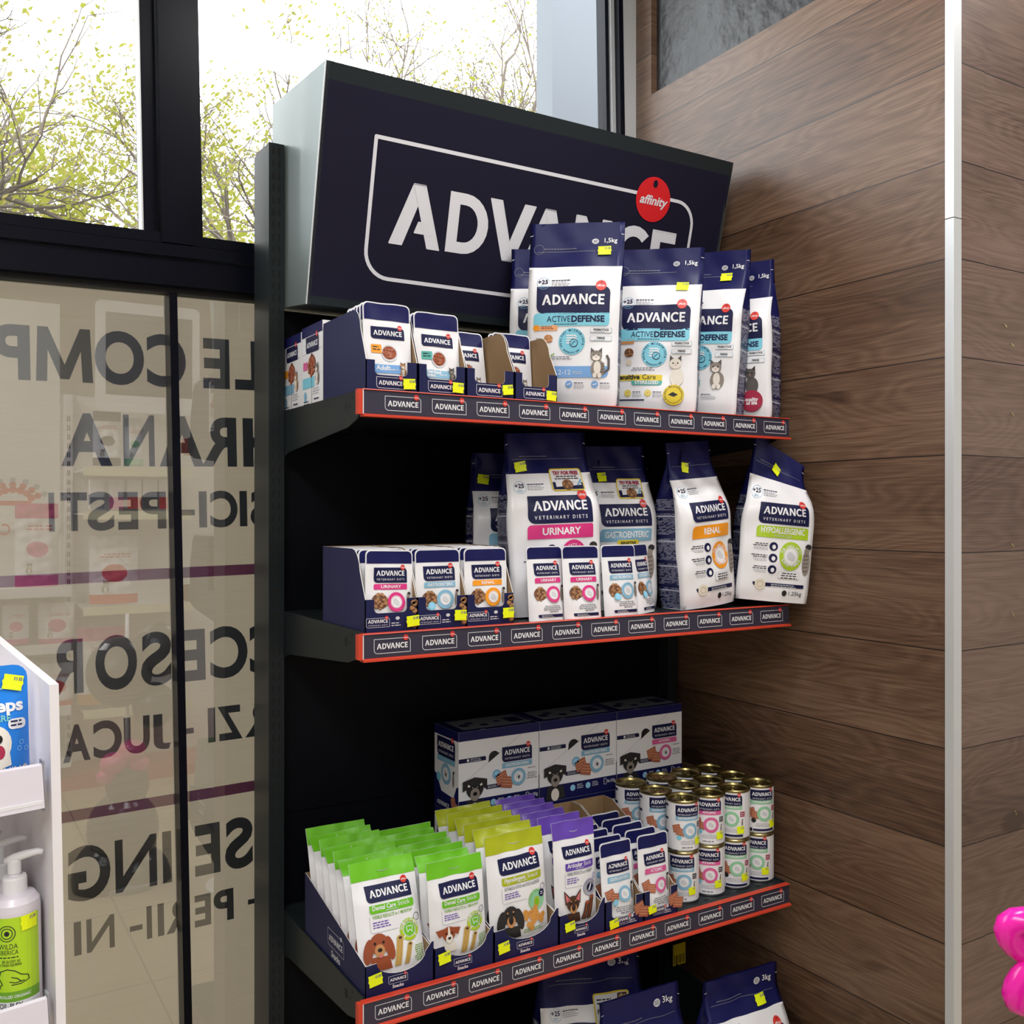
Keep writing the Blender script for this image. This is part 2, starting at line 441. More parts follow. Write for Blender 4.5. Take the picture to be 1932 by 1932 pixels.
class Des:
    def __init__(self):
        self.p = []
    def cv(self, pts, m, L=1):
        self.p.append((list(pts), L, m)); return self
    def poly(self, pts, m, L=1):
        for t in tessellate_polygon([[Vector((a, b, 0)) for a, b in pts]]):
            self.cv([pts[i] for i in t], m, L)
        return self
    def rect(self, x0, z0, x1, z1, m, L=1, r=0):
        return self.cv(rr_pts(x0, z0, x1, z1, r) if r else [(x0, z0), (x1, z0), (x1, z1), (x0, z1)], m, L)
    def ell(self, cx, cz, rx, rz, m, L=1, n=16, rot=0):
        c, s = math.cos(math.radians(rot)), math.sin(math.radians(rot))
        return self.cv([(cx + rx * math.cos(2 * PI * k / n) * c - rz * math.sin(2 * PI * k / n) * s, cz + rx * math.cos(2 * PI * k / n) * s + rz * math.sin(2 * PI * k / n) * c) for k in range(n)], m, L)
    def line(self, pts, w, m, L=1, ends=True, closed=False):
        return self._line(list(pts), w, m, L, ends, closed)
    def _old(self, pts, w, m, L=1, ends=True):
        for i in range(len(pts) - 1):
            (x0, z0), (x1, z1) = pts[i], pts[i + 1]
            l = math.hypot(x1 - x0, z1 - z0) or 1e-9
            nx, nz = -(z1 - z0) / l * w / 2, (x1 - x0) / l * w / 2
            self.cv([(x0 + nx, z0 + nz), (x0 - nx, z0 - nz), (x1 - nx, z1 - nz), (x1 + nx, z1 + nz)], m, L)
        if ends:
            for x, z in pts: self.ell(x, z, w / 2, w / 2, m, L, 8)
        return self
    def _line(self, pts, w, m, L, ends, closed):
        if closed: pts = pts + [pts[0]]
        pts = [p for i, p in enumerate(pts) if i == 0 or math.dist(p, pts[i - 1]) > 1e-7]
        runs = [[pts[0]]]
        sharp = []
        for i in range(1, len(pts)):
            runs[-1].append(pts[i])
            if i < len(pts) - 1:
                a = (pts[i][0] - pts[i - 1][0], pts[i][1] - pts[i - 1][1]); c = (pts[i + 1][0] - pts[i][0], pts[i + 1][1] - pts[i][1])
                cs = (a[0] * c[0] + a[1] * c[1]) / (math.hypot(*a) * math.hypot(*c))
                if cs < .55: runs.append([pts[i]]); sharp.append(pts[i])
        if ends or closed: sharp += [pts[0]] + ([] if closed else [pts[-1]])
        for j, r in enumerate(runs):
            lp = []
            for i, p in enumerate(r):
                a = r[max(i - 1, 0)]; c = r[min(i + 1, len(r) - 1)]
                d0 = (p[0] - a[0], p[1] - a[1]); d1 = (c[0] - p[0], c[1] - p[1])
                l0 = math.hypot(*d0) or 1; l1 = math.hypot(*d1) or 1
                t = (d0[0] / l0 + d1[0] / l1, d0[1] / l0 + d1[1] / l1); lt = math.hypot(*t)
                t = (t[0] / lt, t[1] / lt)
                ref = (d1[0] / l1, d1[1] / l1) if i < len(r) - 1 else (d0[0] / l0, d0[1] / l0)
                k = w / 2 / max(.5, t[0] * ref[0] + t[1] * ref[1])
                lp.append(((p[0] - t[1] * k, p[1] + t[0] * k), (p[0] + t[1] * k, p[1] - t[0] * k)))
            for i in range(len(r) - 1): self.cv([lp[i][0], lp[i][1], lp[i + 1][1], lp[i + 1][0]], m, L + .12 * (j % 4))
        for q in sharp: self.ell(q[0], q[1], w / 2, w / 2, m, L + .55, 10)
        return self
    def ring(self, cx, cz, r0, r1, m, L=1, n=24, k=1.0):
        for i in range(n):
            a, b = 2 * PI * i / n, 2 * PI * (i + 1) / n
            self.cv([(cx + r0 * math.cos(a), cz + k * r0 * math.sin(a)), (cx + r1 * math.cos(a), cz + k * r1 * math.sin(a)), (cx + r1 * math.cos(b), cz + k * r1 * math.sin(b)), (cx + r0 * math.cos(b), cz + k * r0 * math.sin(b))], m, L)
        return self
    def text(self, s, x, z, h, m, L=2, w=None, bold=1, al='c', rot=0, slant=0, mirror=False, res=2):
        vs, fs, x0, x1, _, _ = glyphs(s, bold, res)
        k = h / cap(); kx = k if w is None else w / (x1 - x0)
        W = (x1 - x0) * kx
        off = {'c': -W / 2, 'l': 0, 'r': -W}[al]
        c, sn = math.cos(math.radians(rot)), math.sin(math.radians(rot))
        q = []
        for a, b in vs:
            a2 = (a - x0) * kx + off + slant * b * k; b2 = b * k
            if mirror: a2 = -a2
            q.append((x + a2 * c - b2 * sn, z + a2 * sn + b2 * c))
        for f in fs: self.cv([q[i] for i in f], m, L)
        return self
    def arctext(self, s, cx, cz, r, h, m, L=2, mid=90, span=120, inward=False):
        n = len(s)
        for i, ch in enumerate(s):
            if ch == ' ': continue
            t = (i + .5) / n - .5
            a = mid - t * span if not inward else mid + t * span
            self.text(ch, cx + r * math.cos(math.radians(a)), cz + r * math.sin(math.radians(a)), h, m, L, bold=1, rot=(a - 90) if not inward else (a + 90))
        return self
    def micro(self, x0, z0, x1, rows, pitch, m='ash', L=2, h=None, seed=0, al='l'):
        r = random.Random(seed); h = h or pitch * .42
        for k in range(rows):
            x = x0; end = x1 - r.random() * (x1 - x0) * .25
            sh = (x1 - end) if al == 'r' else (x1 - end) / 2 if al == 'c' else 0
            while x < end:
                w = (.6 + r.random() * 1.6) * pitch
                self.rect(x + sh, z0 - k * pitch, min(x + w, end) + sh, z0 - k * pitch + h, m, L)
                x += w + pitch * .35
        return self
    def word(self, cx, z0, w, m, L=2, soft=0):
        t = 'ADVANCE'
        tot = sum(LET[ch][1] for ch in t) + sum(GAP.values()) + soft * 2
        k = w / tot; x = cx - w / 2 + soft * k
        for i, ch in enumerate(t):
            if i: x += GAP[t[i - 1] + ch] * k
            for j, pc in enumerate(LET[ch][0]):
                pts = [(x + a * k, z0 + b * k) for a, b in pc]
                self.cv(pts, m, L + .1 * (j % 3))
                if soft and ch not in 'CD': self.line(pts, 2 * soft * k, m, L + .3, closed=True)
            x += LET[ch][1] * k
        return k
    def logo(self, cx, cz, w, L=2, vet=False, fill='ink', frame=None, ar=None, disc=True):
        """Dark plate with two round corners, white word, red disc hung on its top edge."""
        h = w * (ar or (.46 if vet else .40)); r = h * .26
        pts = rr_pts(cx - w / 2, cz - h / 2, cx + w / 2, cz + h / 2, (0, r, 0, r))
        if fill: self.cv(pts, fill, L)
        if frame: self.line(pts, w * .016, frame, L + 1, ends=False, closed=True)
        lw = w * .85; lh = lw * .168
        if vet:
            self.word(cx, cz - h * .04, lw, 'white', L + 1)
            self.text('V E T E R I N A R Y   D I E T S', cx, cz - h * .345, h * .125, 'white', L + 1, w=lw * .97, bold=.5)
        else:
            self.word(cx, cz - lh * .5, lw, 'white', L + 1)
        if disc:
            dr = w * .072
            self.ell(cx + w * .37, cz + h * .5 + dr * .1, dr, dr * 1.05, 'red', L + 2, 16)
            self.ell(cx + w * .375, cz + h * .5 + dr * .75, dr * .13, dr * .13, 'ink', L + 3, 8)
            self.text('affinity', cx + w * .37, cz + h * .5 - dr * .15, dr * .42, 'white', L + 3, w=dr * 1.5, bold=1, slant=.2)
        return self
    # pictures printed on packs
    def kib(self, cx, cz, r, n=26, seed=3, L=2, a='kibble', b='kibbledark', k=.2):
        q = random.Random(seed)
        self.ell(cx, cz, r, r * .92, b, L)
        for i in range(n):
            t = q.random() * 2 * PI; d = r * (q.random() ** .5) * .9
            s = r * k * (.8 + .4 * q.random())
            x, z = cx + d * math.cos(t), cz + d * math.sin(t)
            self.ell(x, z - s * .25, s * 1.05, s * .95, b, L + 1 + i % 2 * 2, 8)
            self.ell(x, z, s, s * .8, a, L + 2 + i % 2 * 2, 8)
        return self
    def chunk(self, cx, cz, s, L=2):
        for dx, dz, a in ((-.25, .1, 20), (.2, -.25, -10)):
            x, z = cx + dx * s, cz + dz * s
            c, n = math.cos(math.radians(a)), math.sin(math.radians(a))
            R = lambda p, q: (x + p * c - q * n, z + p * n + q * c)
            self.cv([R(-.5 * s, -.4 * s), R(.45 * s, -.42 * s), R(.5 * s, .4 * s), R(-.42 * s, .42 * s)], 'meat', L)
            for t in (-.2, 0, .2): self.cv([R(-.4 * s, t * s), R(.4 * s, (t - .03) * s), R(.4 * s, (t + .05) * s), R(-.4 * s, (t + .07) * s)], 'meatlight', L + 1)
            L += 2
        return self
    def badge(self, cx, cz, r, m, top='', bot='', L=2, k=1.0, inner='mist'):
        self.ell(cx, cz, r, r * k, m, L, 24)
        self.ell(cx, cz, r * .66, r * .66 * k, 'white', L + 1, 20)
        self.ring(cx, cz, r * .58, r * .61, m, L + 2, 20, k)
        self.ell(cx - r * .1, cz + r * .05, r * .28, r * .32, inner, L + 2, 12)
        self.ell(cx + r * .14, cz - r * .12, r * .22, r * .26, inner, L + 2, 12)
        if top: self.arctext(top, cx, cz, r * .74, r * .2, 'white', L + 2, 90, 150)
        if bot: self.arctext(bot, cx, cz, r * .9, r * .2, 'white', L + 2, 270, 140, True)
        return self
    def cat(self, cx, z0, s, body='greyfur', face='whitefur', ear='darkgreyfur', tail=True, L=3, stripes=True):
        if tail: self.line([(cx + .2 * s, z0 + .15 * s), (cx + .36 * s, z0 + .3 * s), (cx + .36 * s, z0 + .62 * s), (cx + .3 * s, z0 + .74 * s)], .08 * s, ear, L)
        self.ell(cx, z0 + .30 * s, .24 * s, .31 * s, body, L + 1)
        self.ell(cx - .02 * s, z0 + .34 * s, .12 * s, .22 * s, face, L + 2)
        for k in (-.1, .06): self.ell(cx + k * s, z0 + .08 * s, .07 * s, .09 * s, face, L + 3, 10)
        hx, hz = cx - .06 * s, z0 + .74 * s
        for k in (-1, 1): self.cv([(hx + k * .19 * s, hz + .28 * s), (hx + k * .03 * s, hz + .14 * s), (hx + k * .19 * s, hz + .02 * s)][::k], ear, L + 2)
        self.ell(hx, hz, .2 * s, .18 * s, body, L + 3)
        self.ell(hx, hz - .07 * s, .13 * s, .1 * s, face, L + 4, 12)
        if stripes:
            for k in (-.07, 0, .07): self.line([(hx + k * s, hz + .09 * s), (hx + k * 1.3 * s, hz + .17 * s)], .022 * s, ear, L + 4, False)
            for k in range(4): self.line([(cx + .1 * s, z0 + (.18 + .09 * k) * s), (cx + .22 * s, z0 + (.22 + .09 * k) * s)], .025 * s, ear, L + 3, False)
        for k in (-1, 1): self.ell(hx + k * .075 * s, hz + .02 * s, .028 * s, .024 * s, 'nose', L + 5, 8)
        self.ell(hx, hz - .05 * s, .025 * s, .018 * s, 'tongue', L + 5, 6)
        return self
    def slimcat(self, cx, z0, h, L=3):
        self.ell(cx, z0 + .42 * h, .13 * h, .40 * h, 'greyfur', L); self.ell(cx + .05 * h, z0 + .92 * h, .11 * h, .09 * h, 'blackfur', L + 1, 10)
        self.ell(cx, z0 + .78 * h, .09 * h, .1 * h, 'greyfur', L + 2, 10)
        for k in range(5): self.line([(cx - .08 * h, z0 + (.15 + .12 * k) * h), (cx + .07 * h, z0 + (.18 + .12 * k) * h)], .022 * h, 'darkgreyfur', L + 1, False)
        return self
    def dog(self, cx, z0, s, kind, L=3):
        fur, mark, muz, ear = {'spaniel': ('brownfur', 'brownfur', 'tan', 'brownfur'), 'terrier': ('whitefur', 'brownfur', 'whitefur', 'brownfur'), 'dachs': ('blackfur', 'blackfur', 'tan', 'blackfur'), 'pricked': ('darkbrown', 'darkbrown', 'tan', 'darkbrown'), 'bearded': ('blackfur', 'blackfur', 'greyfur', 'blackfur')}[kind]
        self.cv([(cx - .3 * s, z0), (cx + .34 * s, z0), (cx + .26 * s, z0 + .34 * s), (cx - .24 * s, z0 + .36 * s)], fur if kind != 'terrier' else 'whitefur', L)
        hz = z0 + .62 * s
        if kind in ('pricked',):
            for k in (-1, 1): self.cv([(cx + k * .34 * s, hz + .52 * s), (cx + k * .04 * s, hz + .2 * s), (cx + k * .3 * s, hz + .02 * s)][::k], ear, L + 1)
            for k in (-1, 1): self.cv([(cx + k * .30 * s, hz + .42 * s), (cx + k * .12 * s, hz + .2 * s), (cx + k * .26 * s, hz + .1 * s)][::k], 'tongue', L + 2)
        elif kind == 'terrier':
            for k in (-1, 1): self.cv([(cx + k * .12 * s, hz + .28 * s), (cx + k * .5 * s, hz + .2 * s), (cx + k * .38 * s, hz - .04 * s), (cx + k * .22 * s, hz + .04 * s)][::-k], ear, L + 3)
        elif kind == 'bearded':
            for k in (-1, 1): self.cv([(cx + k * .1 * s, hz + .3 * s), (cx + k * .36 * s, hz + .24 * s), (cx + k * .36 * s, hz - .02 * s), (cx + k * .2 * s, hz + .06 * s)][::-k], ear, L + 3)
        else:
            for k in (-1, 1): self.ell(cx + k * .3 * s, hz - .1 * s, .13 * s, .32 * s, ear, L + 1, 14, k * 12)
        self.ell(cx, hz + .05 * s, .26 * s, .27 * s, mark, L + 2)
        if kind == 'terrier': self.cv([(cx - .06 * s, hz - .1 * s), (cx + .06 * s, hz - .1 * s), (cx + .03 * s, hz + .3 * s), (cx - .03 * s, hz + .3 * s)], 'whitefur', L + 3)
        if kind == 'bearded':
            for k in (-1, 1): self.cv([(cx + k * .04 * s, hz + .05 * s), (cx + k * .2 * s, hz + .16 * s), (cx + k * .22 * s, hz + .1 * s)][::k], 'whitefur', L + 4)
            self.ell(cx, z0 + .12 * s, .13 * s, .17 * s, 'whitefur', L + 1)
        if kind in ('dachs', 'pricked'):
            for k in (-1, 1): self.ell(cx + k * .1 * s, hz + .14 * s, .035 * s, .025 * s, 'tan', L + 3, 8)
        self.ell(cx, hz - .12 * s, .14 * s, .17 * s, muz, L + 4)
        if kind in ('dachs', 'pricked'): self.ell(cx, hz - .06 * s, .08 * s, .14 * s, mark, L + 5)
        self.ell(cx, hz - .10 * s, .065 * s, .05 * s, 'nose', L + 6, 10)
        if kind == 'spaniel': self.ell(cx + .01 * s, hz - .25 * s, .045 * s, .05 * s, 'tongue', L + 6, 8)
        for k in (-1, 1): self.ell(cx + k * .12 * s, hz + .08 * s, .036 * s, .036 * s, 'nose', L + 5, 8)
        return self
    def emit(self, mb, fn, grid=None, dL=1.0):
        """fn(x, z, layer) -> 3D point."""
        for pts, L, m in self.p:
            parts = [pts]
            if grid:
                parts = [q for p in parts for q in split(p, 0, grid)]
                parts = [q for p in parts for q in split(p, 1, grid)]
            for q in parts:
                mb.add([fn(a, b, L * dL) for a, b in q], [tuple(range(len(q)))], m, True)
        return mb

# ================================================================== ROOM
WX = 1.70            # timber side wall
WY = 2.168           # window plane
TRIMY = 1.1625       # front corner of the side wall
def face_x(mb, x, y0, y1, z0, z1, m, t=.1):
    mb.box((x, y0, z0), (x + t, y1, z1), m)
b = MB(); b.box((-4.2, -5.2, -.1), (4.2, 2.4, 0), 'floortile'); struct('floor', b)
b = MB(); b.box((-4.2, -5.2, 3.2), (4.2, 2.4, 3.3), 'ceiling'); struct('ceiling', b)
# side wall with the painted recess cut out of it
b = MB()
RY0, RY1, RZ0, RZ1 = 1.27, 2.072, 2.592, 3.06
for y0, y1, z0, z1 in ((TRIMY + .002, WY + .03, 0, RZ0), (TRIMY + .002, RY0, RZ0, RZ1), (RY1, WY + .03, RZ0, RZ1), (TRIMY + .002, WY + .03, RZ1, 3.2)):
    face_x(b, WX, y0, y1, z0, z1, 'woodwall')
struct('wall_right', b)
b = MB(); b.box((WX + .02, RY0 - .02, RZ0 - .02), (WX + .09, RY1 + .02, RZ1 + .02), 'roughpaint')
tag(struct('wall_recess', b), 'black painted rough panel set into the timber wall')
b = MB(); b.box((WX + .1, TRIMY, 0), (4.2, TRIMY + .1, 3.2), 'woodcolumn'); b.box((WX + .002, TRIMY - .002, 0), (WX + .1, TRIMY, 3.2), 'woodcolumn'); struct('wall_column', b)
for z0, z1, nm in ((0, 2.018, 'trim_1'), (2.02, 3.2, 'trim_2')):
    b = MB()
    b.prism([(-.003, .016), (-.003, -.003), (.021, -.003), (.021, 0), (0, 0), (0, .016)], lambda a, c, t: (WX + a, TRIMY - .002 + c, t), z0, z1, 'aluminium')
    struct(nm, b)
b = MB(); b.box((-4.2, -5.3, 0), (4.2, -5.2, 3.2), 'wallwhite'); struct('wall_back', b)
b = MB(); b.box((-4.3, -5.2, 0), (-4.2, 2.4, 3.2), 'wallwhite'); struct('wall_left', b)
b = MB(); b.box((4.2, -5.2, 0), (4.3, 1.2, 3.2), 'wallwhite'); struct('wall_side', b)
b = MB(); b.box((-4.2, 2.2, 0), (-2.2, 2.4, 3.2), 'wallwhite'); struct('wall_front', b)

# ------------------------------------------------------------------ window (sits 1.1 degrees off level against the display)
WO = Vector((.4, WY, 1.45)); WR = (0, -.02, 0)
def wl(px, py, dy=0):
    p = on_y(px, py, WY + dy)
    return p.x - .4 + .02 * (p.z - 1.45), p.z - 1.45 - .02 * (p.x - .4)
win = thing('window_1', None, None, WO, WR); win['kind'] = 'structure'
XL, XR, ZT, ZB = -2.6, 1.335, 1.74, -1.44
def bar(x0, x1, z0, z1, y0, y1, m='frameblack'):
    return MB().box((x0, y0, z0), (x1, y1, z1), m)
# transom: three stepped rails
b = MB(); b.box((XL, -.045, .478), (XR, .03, .535), 'frameblack'); b.box((XL, -.055, .537), (XR, .03, .562), 'frameblack'); b.box((XL, -.05, .564), (XR, .03, .586), 'frameblack'); b.box((XL, -.02, .466), (XR, .01, .479), 'seamblack')
b.build('transom', win)
b = MB(); b.box((.004, -.03, .586), (.034, .03, ZT), 'frameblack'); b.box((.036, -.055, .565), (.100, .03, ZT), 'frameblack'); b.box((.1015, -.045, .586), (.122, .03, ZT), 'frameblack')
b.box((.0, -.034, .586), (.0035, .0, ZT), 'aluminium')
b.build('upper_mullion', win)
b = MB(); b.box((.053, -.03, ZB), (.0695, .02, .466), 'frameblack'); b.build('lower_mullion', win)
b = MB(); b.box((1.2345, -.01, .586), (1.246, .03, ZT), 'frameblack'); b.box((1.2465, -.02, .586), (1.259, .03, ZT), 'aluminium'); b.box((1.2595, -.04, .586), (1.2745, .03, ZT), 'frameblack'); b.box((1.275, -.03, .4), (1.42, .05, ZT), 'aluminium')
b.box((1.24, -.04, ZB), (1.42, .04, .47), 'frameblack')
b.build('jamb', win)
b = MB(); b.box((XL, -.04, ZB), (XR, .03, ZB + .1), 'frameblack'); b.build('sill_rail', win)
b = MB(); b.box((XL, -.04, ZT - .02), (XR, .03, ZT + .1), 'frameblack'); b.build('head_rail', win)
b = MB(); b.add([(XL, 0, .56), (XR, 0, .56), (XR, 0, ZT), (XL, 0, ZT)], [(0, 1, 2, 3)], 'clearglass'); b.build('upper_glass', win)
b = MB(); b.add([(XL, 0, ZB), (XR, 0, ZB), (XR, 0, .48), (XL, 0, .48)], [(0, 1, 2, 3)], 'doubleglass'); b.build('lower_glass', win)

# beige sheets behind the lower glass with the shop lettering seen from behind
sheet = thing('window_sheet', 'beige window sheet with mirrored dark lettering behind the lower glass', 'window sheet', WO, WR)
b = MB(); b.box((XL, .034, ZB), (XR, .036, .475), 'film'); b.build('backing', sheet)
d = Des()
def row(py, z0, z1, letters):
    h = z1 - z0
    for ch, a, c in letters:
        x0, x1 = wl(a, py, .03)[0], wl(c, py, .03)[0]
        if ch == '-': d.rect(x0, z0 + h * .34, x1, z0 + h * .5, 'lettergrey', 1); continue
        ext = .03 if ch in 'OCSGU' else 0
        if ch == 'M':
            d.poly([(x0 + (x1 - x0) * a_, z0 + h * b_) for a_, b_ in ((0, 0), (.04, 1), (.22, 1), (.5, .32), (.78, 1), (.96, 1), (1, 0), (.81, 0), (.79, .58), (.58, .05), (.42, .05), (.21, .58), (.19, 0))], 'lettergrey', 1); continue
        vs, fs, gx0, gx1, gy0, gy1 = glyphs(ch, 1.0 if ch in 'MN' else 2.2, 6)
        k = (z1 - z0) * (1 + ext) / (gy1 - gy0)
        q = [(x1 - (vx - gx0) / (gx1 - gx0) * (x1 - x0), z0 - h * ext / 2 + (vy - gy0) * k) for vx, vy in vs]
        for f in fs: d.cv([q[i] for i in f], 'lettergrey', 1)
row(660, .273, .385, [('P', -14, 57), ('M', 67, 175), ('O', 179, 272), ('C', 277, 351), ('E', 383, 433), ('L', 443, 490)])
row(830, .0985, .209, [('A', 115, 212), ('N', 233, 292), ('A', 301, 385), ('R', 380, 447), ('H', 459, 533)])
row(960, -.037, .0435, [('I', 92, 103), ('T', 115, 165), ('S', 165, 216), ('E', 223, 261), ('P', 265, 314), ('-', 343, 368), ('I', 376, 391), ('C', 397, 449), ('I', 453, 467), ('S', 473, 515)])
row(1240, -.376, -.262, [('R', 89, 157), ('O', 180, 259), ('S', 266, 324), ('E', 343, 388), ('C', 397, 468), ('C', 472, 545)])
row(1370, -.518, -.4405, [('A', 118, 170), ('C', 176, 230), ('U', 234, 283), ('J', 290, 322), ('-', 347, 366), ('I', 393, 407), ('Z', 412, 458), ('R', 463, 520)])
row(1600, -.811, -.698, [('G', 127, 208), ('N', 217, 296), ('I', 307, 324), ('E', 368, 416), ('S', 425, 478)])
row(1730, -.9235, -.853, [('I', 139, 153), ('N', 163, 216), ('-', 245, 269), ('I', 277, 287), ('I', 298, 310), ('R', 314, 359), ('E', 368, 399), ('P', 404, 442), ('-', 469, 482)])
d.rect(XL, -.147, XR, -.1235, 'stripeplum', 1)
d.rect(XL, -.642, XR, -.6185, 'stripeplum', 1)
b = MB(); d.emit(b, lambda x, z, L: (x, .034 - .0008 * L, z)); b.build('lettering', sheet)

# ------------------------------------------------------------------ outdoors
b = MB(); b.box((-30, 2.45, -.3), (40, 45, -.12), 'ground'); struct('ground_outside', b)
p0 = on_y(1012, 150, 3.5); p1 = on_y(1141, 150, 3.5)
b = MB(); b.prism([(p0.x, 3.5), (p0.x - .05, 3.3), (p1.x + .5, 3.3), (p1.x + .5, 3.5)], lambda a, c, t: (a, c, t), -.12, 6, 'pillar')
tag(struct('pillar_outside', b), 'pale grey rendered pillar outside the window')

def tree(name, label, base, trunk_h, spread, n_main, depth, leaves, lsize, seed, lm='leaf', lean=(0, 0), up=.55, r0=.09, drop=0.0, sp=.1):
    q = random.Random(seed)
    t = thing(name, label, 'tree', base, (0, 0, 0), 'trees outside the window')
    bb = MB(); tips = []
    def grow(p, dr, ln, r, dep):
        pts = [p]; cur = p.copy(); dd = dr.copy()
        for _ in range(4):
            dd = (dd + Vector((q.uniform(-1, 1), q.uniform(-1, 1), q.uniform(-.8, .9))) * .22).normalized()
            cur = cur + dd * ln / 4; pts.append(cur.copy())
        bb.tube(pts, [r * (1 - .12 * i) for i in range(5)], 'bark', 5 if dep < 2 else 3, False)
        if dep >= depth - 2: tips.extend(pts[1:])
        if dep < depth:
            for k in range(q.choice((2, 3, 3))):
                nd = (dd + Vector((q.uniform(-1, 1), q.uniform(-1, 1), q.uniform(-.7, .9) - drop)) * .8).normalized()
                grow(pts[q.choice((2, 3, 4))].copy(), nd, ln * q.uniform(.6, .85), r * .55, dep + 1)
    bb.tube([(0, 0, 0), (lean[0] * .5, lean[1] * .5, trunk_h * .5), (lean[0], lean[1], trunk_h)], [r0 * 1.4, r0 * 1.2, r0], 'bark', 8)
    for k in range(n_main):
        a = 2 * PI * (k + q.random() * .6) / n_main
        grow(Vector((lean[0], lean[1], trunk_h * q.uniform(.75, 1))), Vector((math.cos(a), math.sin(a), up + q.uniform(-.2, .4))).normalized(), spread, r0 * .6, 1)
    bb.build('branches', t)
    lb = MB()
    for _ in range(leaves):
        c = q.choice(tips) + Vector((q.gauss(0, sp), q.gauss(0, sp), q.gauss(0, sp)))
        a = Vector((q.uniform(-1, 1), q.uniform(-1, 1), q.uniform(-1, 1))).normalized()
        u = a.orthogonal().normalized() * lsize * q.uniform(.5, 1.2); v = a.cross(u) * q.uniform(.5, .9)
        lb.add([c - u, c - v * .6 + u * .2, c + u, c + v * .6 + u * .1], [(0, 1, 2, 3)], lm if q.random() < .75 else 'leafyellow')
    o = lb.build('foliage', t); o['kind'] = 'stuff'
    return t

tree('leafy_tree', 'dense yellow-green leafy tree filling the lower window pane by the thick mullion', (1.3, 14.5, -.12), 2.6, 1.75, 14, 6, 64000, .06, 11, up=.3, r0=.12, sp=.2)
tree('leafy_tree', 'tall thinly leaved tree whose twigs hang across the window corner', (-.6, 5.3, -.12), 2.7, .85, 8, 6, 6500, .021, 5, up=.6)
tree('leafy_tree', 'slim budding tree just beside the thick window mullion', (2.75, 8.4, -.12), 3.3, 1.1, 9, 6, 9500, .030, 21, up=.9, r0=.10)
tree('bare_tree', 'nearly bare tree behind the dark header sign', (8.4, 15.5, -.12), 6.5, 2.1, 12, 6, 4200, .045, 31, up=2.0, r0=.15)

# ================================================================== DISPLAY RACK
SX0, SX1 = .634, 1.635
ZT_, ZM_, ZB_ = 1.654, 1.2425, .6255
FY = 1.515
BY = 1.985
rack = thing('shelf_rack', 'black slotted steel shelf rack standing against the window and timber wall', 'shelf rack', (0, 0, 0))
for x0, x1 in ((.600, .632), (1.655, 1.685)):
    b = MB(); b.box((x0, 1.948, 0), (x1, 2.05, 2.205), 'blackmetal')
    d = Des()
    z = .03
    while z < 2.19:
        for a in (.007, .019): d.rect(x0 + a, z, x0 + a + .005, z + .015, 'slot', 1)
        z += .025
    d.emit(b, lambda x, z, L: (x, 1.948 - .0006 * L, z))
    b.build('upright_post', rack)
for z0 in (.02, .418, .818, 1.218, 1.618):
    b = MB(); zt_ = min(z0 + .4, 1.873); b.box((.633, BY, z0 + .001), (1.654, BY + .012, zt_ - .001), 'panelblack'); b.box((.633, BY + .0125, z0), (1.654, BY + .02, zt_), 'panelblack'); b.build('back_panel', rack)
b = MB(); b.box((.633, 1.50, .0), (1.637, 1.983, .10), 'blackmetal'); b.build('base', rack)

def shelf(zt, label, first, last):
    t = thing('shelf', label, 'shelf', (0, 0, zt))
    b = MB(); b.box((SX0 + .0015, FY + .012, -.03), (SX1 - .0015, BY - .001, 0), 'blackmetal')
    d = Des()
    for r_ in range(3):
        x = SX0 + .03 + (r_ % 2) * .015
        while x < SX1 - .03:
            d.rect(x, FY + .03 + r_ * .016, x + .012, FY + .035 + r_ * .016, 'slot', 1); x += .03
    d.emit(b, lambda x, y, L: (x, y, .0004 * L))
    b.build('shelf_board', t)
    for x in (SX0 - .0012, SX1 - .001):
        b = MB()
        b.prism([(1.983, .004), (1.53, .004), (1.528, -.028), (1.56, -.045), (1.60, -.056), (1.92, -.082), (1.955, -.092), (1.983, -.125)], lambda a, c, q: (x + q, a, c), 0, .003, 'blackmetal')
        d = Des(); d.rect(1.60, -.028, 1.612, -.012, 'slot', 1, .003); d.rect(1.585, -.024, 1.589, -.017, 'slot', 1); d.rect(1.956, -.06, 1.962, -.052, 'slot', 1); d.rect(1.575, -.008, 1.58, -.003, 'slot', 1)
        d.emit(b, lambda y, z, L: (x - .0005 * L, y, z))
        b.build('bracket', t)
    b = MB()
    b.prism([(FY + .012, .003), (FY - .0, .003), (FY - .001, .0015), (FY + .004, .0005), (FY + .004, -.038), (FY - .005, -.0408), (FY - .005, -.0440), (FY + .012, -.0438)], lambda a, c, q: (q, a, c), SX0 - .008, SX1, 'railred')
    b.box((SX0 - .016, FY + .0, -.04), (SX0 - .008, FY + .012, .002), 'railred')
    b.build('price_rail', t)
    b = MB()
    fn = lambda x, z, L: (x, FY + .0035 - .004 * (z + .038) / .04 * 0 - .0008 - .0005 * L, z)
    b.box((SX0 - .007, FY + .001, -.0385), (SX1 - .001, FY + .0035, .0005), 'stripnavy')
    b.box((SX0 - .008, FY - .0005, -.04), (SX0 - .0065, FY + .004, .002), 'white')
    d = Des()
    for k in range(11):
        cx = first + (last - first) * k / 10
        d.logo(cx, -.0195, .067, 1, fill=None, frame='mist', ar=.36)
    d.emit(b, lambda x, z, L: (x, FY + .001 - .0004 * L, z))
    b.build('printed_strip', t)
    return t
shelf(ZT_, 'top black shelf with a row of small white logos on its strip, under the header', .700, 1.590)
shelf(ZM_, 'middle black shelf with logo strip, carrying the colour-banded bags', .680, 1.580)
shelf(ZB_, 'lowest logo-strip shelf of black perforated steel, carrying the tins', .682, 1.583)

